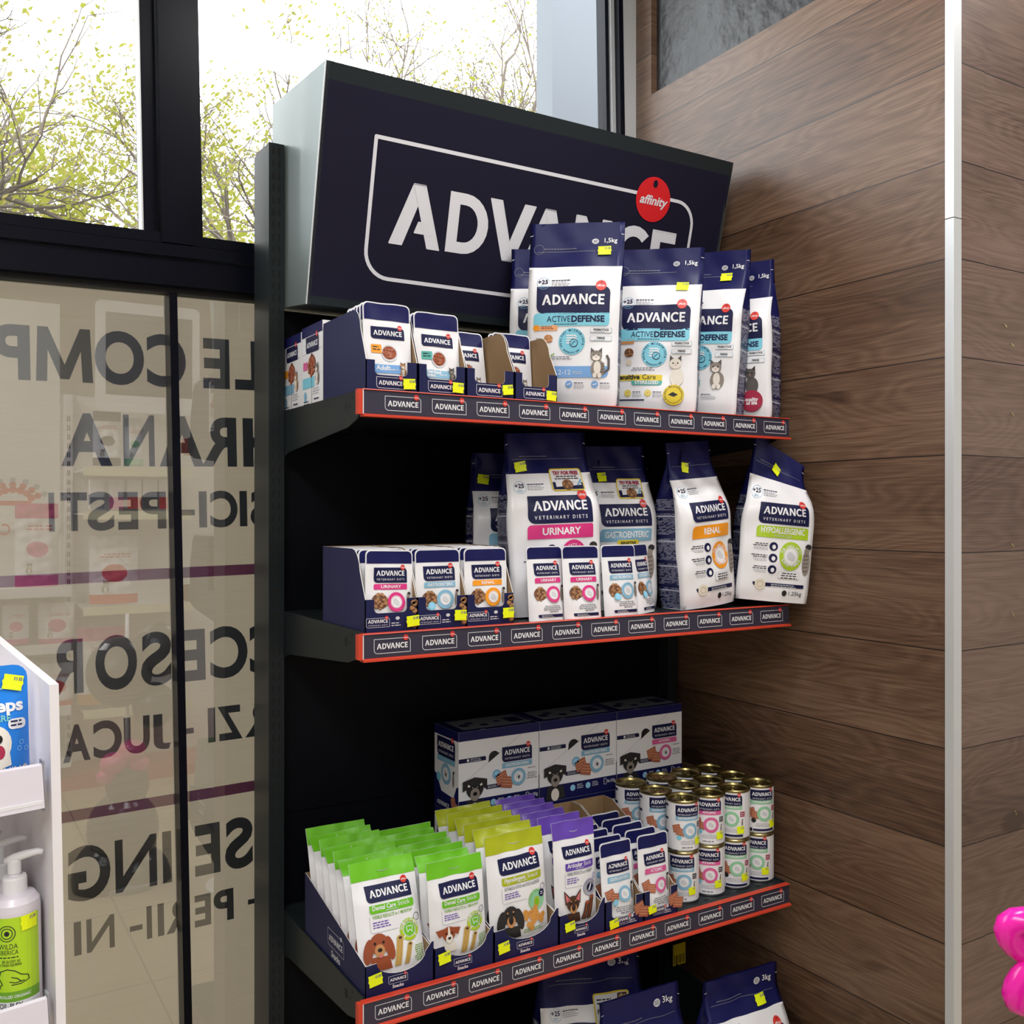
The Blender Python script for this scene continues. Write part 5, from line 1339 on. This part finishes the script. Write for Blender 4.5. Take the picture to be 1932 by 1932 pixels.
# tins
CR, CHt = .0355, .1075
def tin(key, band, word):
    t = thing('food_tin', '', 'tin', (0, 0, 0))
    b = MB()
    b.lathe([(.0001, .001), (CR - .003, .001), (CR - .001, .0), (CR, .0015), (CR, .004)], (0, 0, 0), 'silver')
    b.lathe([(CR - .0006, .004), (CR - .0006, CHt - .006)], (0, 0, 0), 'white', 40)
    d = Des(); Hh = CHt
    w0, w1 = .035, .09
    d.logo(0, Hh * .795, .056, 2, vet=True, ar=.44)
    d.rect(-.028, Hh * .615, .028, Hh * .70, band, 2, (.002, .002, 0, 0)); d.text(word, 0, Hh * .645, Hh * .04, 'white', 3, w=min(.046, len(word) * .0048), bold=2)
    d.chunk(-.021, Hh * .44, .019, 3); d.badge(.004, Hh * .42, .0165, band, '', '', 8)
    d.ell(-.020, Hh * .28, .0055, .0055, 'sky' if word != 'HYPOALLERGENIC' else 'dark', 3)
    d.rect(.023, Hh * .47, .034, Hh * .57, 'maroon' if word == 'HYPOALLERGENIC' else 'dark', 3); d.micro(.024, Hh * .53, .033, 2, .004, 'mist', 4)
    d.slimcat(.028, Hh * .28, Hh * .14)
    d.micro(-.018, Hh * .21, .018, 3, .0032, 'grey', 2, al='c')
    if word == 'HYPOALLERGENIC': d.rect(-.030, Hh * .06, .030, Hh * .105, 'ink', 2); d.ell(-.026, Hh * .083, .005, .006, 'white', 3, 12); d.ell(-.026, Hh * .083, .0035, .0045, 'dark', 4, 12)
    else: d.micro(-.014, Hh * .08, .016, 1, .005, 'ash', 2)
    d.rect(.036, Hh * .05, .037, Hh * .93, 'mist', 2)
    for zz in (.90, .64, .38):
        d.rect(-.080, Hh * (zz - .05), -.048, Hh * zz, 'ink', 2); d.micro(-.079, Hh * (zz - .08), -.049, 6, .0035, 'grey', 2)
    d.emit(b, lambda x, z, L: ((CR - .0004 + .00015 * L) * math.sin(x / CR), -(CR - .0004 + .00015 * L) * math.cos(x / CR), z), .006)
    b.build('tin_body', t)
    b = MB(); b.lathe([(CR - .0006, CHt - .006), (CR + .0006, CHt - .004), (CR + .0008, CHt - .0015), (CR - .0008, CHt), (CR - .003, CHt - .001), (CR - .0045, CHt - .005), (CR - .009, CHt - .0045), (CR - .012, CHt - .0055), (.0001, CHt - .0055)], (0, 0, 0), 'gold', 36)
    b.build('lid', t)
    b = MB(); b.tube([(.0075 * math.cos(a) * .9, -.006 + .011 * math.sin(a) * 1.0, CHt - .0032) for a in [2 * PI * k / 14 for k in range(15)]], .0011, 'gold', 6, False); b.ball((0, .009, CHt - .0035), .0028, 'gold', 8, .5); b.build('pull_tab', t)
    return t
protos = {'g': tin('g', 'blue', 'GASTROENTERIC'), 'a': tin('a', 'rose', 'ATOPIC'), 'h': tin('h', 'sage', 'HYPOALLERGENIC')}
stk = {}
used = set()
def put_tin(k, loc, rz, label, stick=None):
    if k in used: t = dup(protos[k], loc, (0, 0, math.radians(rz)), label, 'tins on the lowest shelf')
    else:
        t = protos[k]; used.add(k); t.location = loc; t.rotation_euler = (0, 0, math.radians(rz)); t['label'] = label; t['group'] = 'tins on the lowest shelf'
    if stick: stk[t] = stick
cx_ = (1.3865, 1.4610, 1.5352, 1.6095)
rowy = (1.5855, 1.6605, 1.7345)
kinds = ('g', 'a', 'h', 'h')
cols = {'g': 'pale blue', 'a': 'rose', 'h': 'mint green'}
colname = ('in the column touching the pouch tray', 'in the second column from the pouch tray', 'in the third column from the pouch tray', 'in the column beside the timber wall')
for i in range(4):
    for j in range(3):
        kk = kinds[i] if j == 0 else ('g' if i < 2 else 'h')
        ox = 0 if j == 0 else (-.012 if j == 1 else -.022) * (1 if i == 0 else .35)
        for lv in range(2):
            rz = (-34, -40, -44, -40)[i] + ((14, -8) if i == 0 else (0, -3) if i == 1 else (-14, 6) if i == 2 else (12, -14))[1 - lv] * (1 if j == 0 else 0)
            if j > 0: rz = -16
            dep = ('front', 'middle', 'rear')[j]
            s = None
            if j == 0: s = (.022, .026) if lv == 0 else (.024, .022)
            put_tin(kk, (cx_[i] + ox, rowy[j], Z + lv * (CHt + .0004)), rz, f'{cols[kk]}-banded tin, {dep} row, {"top" if lv else "bottom"} layer, {colname[i]}', s)
for t, (sx, sz) in stk.items():
    b = MB(); sticker_des(sx, sz, .018, .016, 4).emit(b, lambda x, z, L: ((CR + .0002 + .00012 * L) * math.sin(x / CR), -(CR + .0002 + .00012 * L) * math.cos(x / CR), z), .004)
    b.build('price_sticker', t)

# ------------------------------------------------------------------ big bags on the base
Z = .104
GK = 'three-kilo bags on the rack base'
def kilo_design(W, H, zn, band):
    d = vet_design(W, H, zn, band, 'ATOPIC' if band == 'rose' else 'HYPOALLERGENIC')
    d.text('3kg', W * .34, zn + (H - zn) * .62, .0125, 'white', 2, bold=.5)
    x = W * .34 - .028; z = zn + (H - zn) * .66
    d.ell(x, z, .0095, .008, 'mist', 2)
    for k in range(3): d.line([(x - .006, z - .003 + k * .003), (x + .006, z - .003 + k * .003)], .0008, 'navy', 3, False)
    return d
d3 = kilo_design(.235, .41, .30, 'rose')
d3.rect(.0, .262, .085, .318, 'yellow', 5, .005); d3.rect(.003, .265, .082, .315, 'white', 6, .004); d3.text('FOR FREE', .032, .283, .0075, 'dark', 7, w=.05, bold=2); d3.micro(.008, .305, .05, 2, .006, 'dark', 7)
d3.cv([(.05, .266), (.08, .266), (.08, .314), (.058, .314)], 'darkbrown', 7)
for k in range(3): d3.cv([(.052 + .008 * k, .267), (.058 + .008 * k, .267), (.066 + .006 * k, .31), (.061 + .006 * k, .31)], 'stickgold', 8)
food_bag('three-kilo bag in shadow with a free-sample sticker, behind two others on the rack base', 'l', (1.10, 1.70), 18, .235, .41, .09, .30, d3, 21, GK, (-.005, .235, .03, .02, -5), zbase=Z, wr=.003)
food_bag('navy-topped three-kilo bag under the lowest shelf, in the middle of the three', 'l', (1.165, 1.548), 4, .205, .352, .09, .262, kilo_design(.205, .352, .262, 'lime'), 22, GK, zbase=Z, wr=.003, roll=-1)
food_bag('navy-topped three-kilo bag with a yellow price sticker by the timber wall', 'l', (1.425, 1.53), 4, .215, .336, .09, .252, kilo_design(.215, .336, .252, 'lime'), 23, GK, (.045, .272, .03, .021, 3), zbase=Z, wr=.003, roll=-1)

# spare bracket and bar-code card on the far post
br = thing('spare_bracket', 'black steel bracket hooked on the far post under the lowest shelf', 'bracket', (0, 0, 0))
b = MB(); b.prism([(1.946, .30), (1.66, .275), (1.66, .235), (1.70, .215), (1.946, .15)], lambda a, c, t: (t, a, c), 1.640, 1.644, 'blackmetal'); b.build('bracket_plate', br)
b = MB(); b.tube([(1.642, 1.95, .292), (1.642, 1.935, .297), (1.642, 1.92, .294)], .003, 'wire'); b.build('hook', br)
b = MB(); b.box((1.632, 1.90, .292), (1.672, 1.903, .345), 'signyellow')
d = Des()
for k in range(6): d.rect(1.634 + .006 * k, .296, 1.634 + .006 * k + (.003 if k % 2 else .0018), .318, 'dark', 1)
d.emit(b, lambda x, z, L: (x, 1.90 - .0005 * L, z))
tag(b.build('barcode_card'), 'yellow bar-code card on the bracket under the lowest shelf', 'card')

# ================================================================== WHITE DISPLAY IN FRONT OF THE WINDOW
A8 = math.radians(8.5)
E1 = Vector((math.cos(A8), math.sin(A8), 0)); E2 = Vector((-math.sin(A8), math.cos(A8), 0))
PO = Vector((.160, 1.262, 0))
def at(a, b_, z): return PO + E1 * a + E2 * b_ + Vector((0, 0, z))
ds = thing('white_display', 'white shop display stand cut off by the picture edge, in front of the window', 'display stand', PO, (0, -.02, A8))
b = MB(); b.prism([(0, 0), (.36, 0), (.36, 1.27), (.30, 1.275), (0, 1.247)], lambda a, c, t: (t, a, c), -.0105, 0, 'panelwhite'); b.build('side_panel', ds)
b = MB(); b.box((-.6, .345, 0), (-.0165, .36, 1.25), 'panelwhite'); b.build('back_panel', ds)
for z0 in (1.115, .841):
    b = MB(); b.box((-.6, .012, z0), (-.017, .344, z0 + .012), 'panelwhite'); b.build('display_shelf', ds)
    b = MB()
    b.prism([(.012, -.008), (.002, -.012), (-.012, -.008), (-.004, .040), (.0, .042), (.004, .040), (-.006, .0), (.012, .0)], lambda a, c, t: (t, a, c + z0), -.6, -.021, 'plasticlilac'); 
    b.box((-.6, -.0115, z0 - .003), (-.023, -.010, z0 + .001), 'white')
    b.box((-.0205, -.004, z0 - .014), (-.0185, .010, z0 + .045), 'plasticgrey')
    b.build('price_holder', ds)
b = MB(); b.box((-.6, .02, .0), (-.0165, .345, .08), 'panelwhite'); b.build('plinth', ds)

def wipes():
    W, H = .15, .135
    d = Des()
    d.text('eps', W * .455, H * .60, .0135, 'white', 2, w=.031, bold=2.2, al='r', res=4)
    d.text('TENING', W * .47, H * .03, .0125, 'cream', 2, w=.042, bold=.8, al='r', res=4); d.text('CARE', W * .27, H * .515, .007, 'aqua', 2, bold=1)
    d.rect(W * .33, H * .44, W * .47, H * .53, 'white', 2, .005); d.micro(W * .35, H * .50, W * .46, 2, .0045, 'ink', 3)
    d.ell(W * .22, H * .33, W * .13, H * .16, 'whitefur', 2, 20); d.cv([(W * .1, H * .08), (W * .34, H * .14), (W * .33, H * .25), (W * .08, H * .3)], 'whitefur', 2)
    d.ell(W * .24, H * .37, .0065, .006, 'nose', 4, 12); d.ell(W * .255, H * .26, .006, .008, 'maroon', 4, 12); d.ell(W * .22, H * .44, .0022, .0022, 'nose', 4, 8)
    for a, c in ((.41, .27), (.47, .26), (.43, .32)): d.ring(W * a, H * c, .0022, .0028, 'paleblue', 3, 12)
    d.line([(-W * .5, H * .76), (W * .42, H * .80)], .0016, 'paleblue', 3, False)
    return flat_pack(W, H, .05, d, 'pouch', 61, .004, base='wrapblue', back='wrapblue')
PROTO_W = wipes()
w = thing('wipes_pack', 'blue pack with a white dog on the white display by the picture edge', 'wipes pack', at(-.1205, .046, 1.132), (math.radians(-6), 0, A8))
PROTO_W[0].build('pack_body', w)
b = MB(); sticker_des(.058, .114, .024, .018, -14).emit(b, PROTO_W[1], .009); b.build('price_sticker', w)

def bottle(body, under):
    t = thing('shampoo_bottle', '', 'bottle')
    b = MB(); R = .0275
    b.lathe([(.0001, 0), (R * .94, 0), (R, .004), (R, .126), (R * .97, .134), (R * .8, .141), (R * .5, .144), (.0125, .145)], (0, 0, 0), 'plasticlilac', 32)
    d = Des()
    d.rect(-.036, .036, .036, .122, body, 1); d.rect(-.036, .024, .036, .036, 'labelgreen', 1); d.rect(-.036, .002, .036, .024, 'white', 1)
    z = .104
    d.ring(-.002, z, .0085, .0095, 'dark', 2); d.ring(-.002, z, .0055, .0065, 'dark', 2); d.ell(-.002, z, .003, .003, 'dark', 2, 10)
    d.text('WILDA', -.001, .086, .0058, 'dark', 2, w=.021, bold=0); d.text('SIBERICA', -.001, .0795, .0052, 'dark', 2, w=.022, bold=0)
    d.micro(-.013, .0755, .016, 1, .003, 'dark', 2); d.text('BE GLOSSY AS', .002, .070, .003, 'dark', 2, w=.019, bold=1); d.text('A TAIGA SQUIRREL', .001, .066, .003, 'dark', 2, w=.025, bold=1)
    for pts in ([(-.018, .042), (-.016, .052), (-.010, .060), (-.002, .0625), (.006, .060), (.012, .055), (.020, .052), (.021, .047), (.012, .044), (.002, .044)], [(-.010, .060), (-.012, .052), (-.008, .045), (-.014, .040)], [(.002, .053), (.008, .051), (.012, .047)], [(-.018, .047), (-.013, .043), (-.010, .040)], [(.0, .048), (.006, .046), (.016, .047)]): d.line(pts, .0011, 'dark', 2, False)
    d.text('CONTROLLED ORGANIC', 0, .0285, .0034, 'white', 2, w=.046, bold=1)
    d.text('OIL-PLEX', .001, .0165, .0062, 'dark', 2, w=.026, bold=1); d.text('PET SHAMPOO', .001, .0105, .004, 'dark', 2, w=.03, bold=0); d.text('WILD HERBS', .001, .0045, .0035, 'dark', 2, w=.02, bold=0)
    d.emit(b, lambda x, zz, L: ((R + .0001 + .0001 * L) * math.sin(x / R), -(R + .0001 + .0001 * L) * math.cos(x / R), zz), .006)
    b.build('bottle_body', t)
    b = MB()
    b.lathe([(.0135, .142), (.0135, .160), (.0125, .1625), (.0065, .163), (.0062, .1655), (.0075, .166), (.0075, .180), (.006, .182), (.0001, .182)], (0, 0, 0), 'white', 24)
    b.tube([(-.010, .0, .1795), (.0, .0, .183), (.012, 0, .1865), (.026, 0, .189), (.032, 0, .188)], [.0045, .0055, .005, .004, .003], 'white', 10)
    b.build('pump_head', t)
    return t
bt = bottle('limegreen', 0)
zb = .8545
bt.location = at(-.060, .042, zb); bt.rotation_euler = (0, -.02, A8 + math.radians(-28)); bt['label'] = 'lime green shampoo bottle with a white pump, in front on the white display'; bt['group'] = 'pump bottles on the white display'
b = MB(); R_ = .0275; sticker_des(.0225, .114, .020, .017, 3).emit(b, lambda x, zz, L: ((R_ + .0004 + .0001 * L) * math.sin(x / R_), -(R_ + .0004 + .0001 * L) * math.cos(x / R_), zz), .005); b.build('price_sticker', bt)
b2 = dup(bt, at(-.064, .104, zb), (0, -.02, A8 - math.radians(20)), 'pump bottle standing directly behind the lime green one')
b3 = dup(bt, at(-.066, .166, zb), (0, -.02, A8 + math.radians(160)), 'third pump bottle back behind the lime green one')
ba = bottle('aqua', 0)
ba.location = at(-.123, .042, zb); ba.rotation_euler = (0, -.02, A8); ba['label'] = 'aqua bottle cut off by the picture edge beside the lime green one'; ba['group'] = 'pump bottles on the white display'

# brass screw hooks on the timber column
for i, (px, py) in enumerate(((1892, 617), (1905, 653), (1905, 783), (1905, 1030), (1906, 1160), (1911, 1533), (1911, 1876))):
    p = on_y(px, py, TRIMY - .002)
    b = MB(); b.tube([(0, 0, .004), (0, -.004, .004), (.0015, -.006, .002), (.002, -.007, -.001), (0, -.0075, -.003), (-.002, -.007, -.001)], .0008, 'gold', 6)
    o = b.build('screw_hook'); o.location = p
    where_ = ('highest on', 'second from the top on', 'third from the top on', 'fourth from the top on', 'third from the bottom on', 'second from the bottom on', 'lowest on')[i]
    tag(o, f'tiny brass screw hook {where_} the timber column', 'hook', 'brass hooks on the timber column')

# pink balloon flower at the picture edge
bf = thing('balloon_flower', 'hot pink twisted balloon flower at the edge by the timber column', 'balloon')
cc = ray(2010, 1806); cc = Vector(cc) * 1.0; cc.z += CAMZ
bf.location = (cc.x, cc.y, 0)
right = Vector((CA, -SA, 0)); fwd = Vector((SA, CA, 0)); up = Vector((0, 0, 1))
for k, a in enumerate((150, 222, 294, 6, 78)):
    ca, sa = math.cos(math.radians(a)), math.sin(math.radians(a))
    rad = right * ca + up * sa; tan = -right * sa + up * ca
    pts = []; n = 16
    for i in range(n + 1):
        t = i / n * 2 * PI
        pts.append(Vector((0, 0, cc.z)) + rad * (.036 - .030 * math.cos(t)) + tan * (.017 * math.sin(t)) + fwd * .004 * math.sin(t))
    b = MB(); b.tube(pts, [.0065 + .0075 * math.sin(i / n * PI) ** .5 for i in range(n + 1)], 'hotpink', 12); b.build('petal', bf)
b = MB(); b.ball((0, 0, cc.z), .014, 'hotpink'); b.build('flower_center', bf)
b = MB(); b.tube([(.03, .01, 0), (.02, .008, cc.z * .6), (0, .004, cc.z)], .004, 'white'); b.lathe([(.0001, 0), (.12, 0), (.12, .015), (.0001, .02)], (.03, .01, 0), 'white'); b.build('stick', bf)

# ================================================================== WHAT THE GLASS REFLECTS (stands behind the camera)
def refl(px, py, y): 
    p = on_y(px, py, 2 * WY - y); return Vector((p.x, y, p.z))
RY = -1.15
x_post = refl(146, 1000, RY).x; x_end = refl(332, 1000, RY).x
x_far = refl(-60, 1000, RY).x
wr = thing('white_gondola', 'white shop shelving mirrored in the lower window glass', 'shelving')
b = MB(); b.box((x_far - .6, RY - .45, 0), (x_end + .55, RY - .42, 2.1), 'wallwhite'); b.build('back_panel', wr)
b = MB(); b.box((x_post - .02, RY - .42, 0), (x_post + .02, RY - .36, 2.1), 'panelwhite'); d = Des()
z = .1
while z < 2.0:
    d.rect(x_post - .008, z, x_post - .002, z + .03, 'slot'); d.rect(x_post + .002, z, x_post + .008, z + .03, 'slot'); z += .05
d.emit(b, lambda x, z, L: (-x + 2 * x_post, RY - .359 + .0006 * L, z)); b.build('upright_post', wr)
for i, (py, pa, pb) in enumerate(((885, 190, 326), (968, 188, 326), (1148, 195, 326), (1345, 165, 326))):
    a, c = refl(pa, py, RY), refl(pb, py, RY)
    b = MB(); b.box((x_post + .03, RY - .42, a.z - .01), (c.x + .1, RY - .01, a.z), 'panelwhite'); b.box((x_post + .03, RY - .01, a.z - .035), (c.x + .1, RY, a.z + .012), 'railcream'); b.build('display_shelf', wr)
for i, py in enumerate((1117, 1225, 1345, 1445)):
    a = refl(60, py, RY)
    b = MB(); b.box((x_far - .6, RY - .42, a.z - .02), (x_post - .03, RY - .01, a.z), 'panelwhite'); b.box((x_far - .6, RY - .01, a.z - .03), (x_post - .03, RY, a.z + .02), 'white'); b.build('display_shelf', wr)
a = refl(60, 1510, RY)
b = MB(); b.box((x_far - .6, RY - .40, 0), (x_end + .5, RY - .02, max(.06, a.z)), 'skirtred'); b.build('plinth', wr)
# rounded header card over the shelving
a, c = refl(180, 775, RY + .05), refl(334, 580, RY + .05)
b = MB(); b.prism(rr_pts(a.x, a.z, c.x + .12, c.z, .03), lambda x, z, t: (x, t, z), RY + .04, RY + .05, 'white')
d = Des(); d.rect(a.x + .05, a.z + .09, c.x + .08, c.z - .06, 'screen', 1); d.emit(b, lambda x, z, L: (x, RY + .051 + .0005 * L, z))
b.box((a.x + .2, RY - .41, a.z + .1), (a.x + .24, RY + .04, a.z + .14), 'panelwhite')
tag(b.build('header_card'), 'white rounded header card with a dark screen, mirrored in the window glass', 'sign')
# packs on it
def rear_bag(label, px0, px1, py0, py1, band, y=RY - .12, tilt=0, top='white'):
    a, c = refl(px0, py1, y), refl(px1, py0, y)
    W, H = c.x - a.x, c.z - a.z
    d = Des(); d.rect(-W / 2, H * .82, W / 2, H, top, 1); d.rect(-W / 2, 0, W / 2, H * .14, band, 1); d.ell(0, H * .45, W * .26, W * .2, band, 1); d.micro(-W * .35, H * .72, W * .35, 2, H * .04, 'red', 1); d.cat(W * .2, H * .15, W * .3, tail=False)
    b, _ = flat_pack(W, H, .09, d, 'pouch', int(px0) + 3, wr=.006)
    o = b.build('pet_food_bag'); o.location = ((a.x + c.x) / 2, y, a.z); o.rotation_euler = (0, 0, PI)
    return tag(o, label, 'bag', 'bags mirrored in the window glass')
rear_bag('mirrored dark-marked bag on the topmost reflected shelf', 175, 228, 778, 878, 'ink', top='navy')
rear_bag('mirrored bag beside the dark-marked one on the topmost reflected shelf', 234, 270, 790, 878, 'sage', top='mist')
rear_bag('mirrored clear-wrapped bag with a red stripe on the third reflected shelf', 168, 260, 1010, 1140, 'red', top='mist')
rear_bag('mirrored bag with a brown cat standing askew in the reflection', 145, 235, 1180, 1330, 'biscuit', top='rose', y=RY - .1)
rear_bag('mirrored tall pink bag in the reflection by the white display', 28, 110, 950, 1108, 'rose', top='pink')
rear_bag('mirrored pale bag in the reflection just above the white display', 4, 55, 1140, 1216, 'rose')
rear_bag('mirrored pale pink bag in the middle of the reflected shelves', 72, 140, 1135, 1216, 'rose')
rear_bag('mirrored bag low in the reflection behind the grey balloons', 75, 138, 1248, 1334, 'red')
for i, px in enumerate((170, 206, 240, 270, 300)):
    a, c = refl(px, 960, RY - .1), refl(px + 27, 905, RY - .1)
    b = MB(); b.box((a.x, RY - .16, a.z), (c.x, RY - .1, c.z), 'white'); d = Des(); d.rect(a.x, a.z, c.x, a.z + (c.z - a.z) * .4, ('ash', 'rose', 'red', 'darkgreyfur', 'red')[i], 1); d.emit(b, lambda x, z, L: (x, RY - .0995 + .0005 * L, z))
    tag(b.build('food_pouch'), f'small mirrored {("grey", "rose", "red", "dark", "orange-red")[i]}-based pack on the second reflected shelf', 'pouch', 'small packs mirrored in the window glass')
# red crown board
a, c = refl(-20, 1005, RY - .3), refl(120, 905, RY - .3)
b = MB(); b.box((x_far - .5, RY - .416, 1.35), (x_post - .04, RY - .40, 2.6), 'wallwhite')
d = Des()
k0 = refl(24, 950, RY - .4)
for i in range(7):
    t = math.radians(25 + 130 * i / 6)
    for r, s in ((.17, .016), (.135, .018), (.10, .020)): d.ell(k0.x + r * math.cos(t), k0.z + r * .75 * math.sin(t), s, s, 'red' if r < .15 else 'grey', 1, 12)
d.rect(k0.x - .09, k0.z - .01, k0.x + .09, k0.z + .015, 'red', 1)
d.text('ROYAL CANIN', k0.x, k0.z - .17, .06, 'red', 1, w=.42, bold=1, mirror=True)
d.emit(b, lambda x, z, L: (x, RY - .3995 + .0006 * L, z))
tag(b.build('shop_board'), 'white board with a red crown, mirrored in the window glass', 'board')
# grey balloon column
def mirrored(px, py, D_=None): 
    return refl(px, py, .30)
bc = thing('balloon_column', 'column of grey balloons topped with a pink flower, mirrored in the glass', 'balloons', (0, 0, 0))
for px, py, r in ((300, 1225, 48), (225, 1268, 60), (232, 1565, 66), (200, 1650, 62), (262, 1660, 60), (240, 1480, 40), (290, 1330, 40)):
    p = refl(px, py, .30); rr = r / FPX * 3.75
    b = MB(); b.ball(p, rr, 'balloongrey', 24, 1.12); b.build('balloon', bc)
for px, py, r in ((215, 1440, 26), (250, 1415, 26), (200, 1465, 18), (262, 1440, 20)):
    p = refl(px, py, .34); b = MB(); b.ball(p, r / FPX * 3.7, 'balloonpink', 18, .8); b.build('pink_balloon', bc)
p = refl(240, 1500, .30)
b = MB(); b.tube([(p.x, .30, 0), (p.x, .30, 1.05)], .008, 'white'); b.lathe([(.0001, 0), (.15, 0), (.15, .02), (.0001, .03)], (p.x, .30, 0), 'plasticgrey'); b.build('stand', bc)
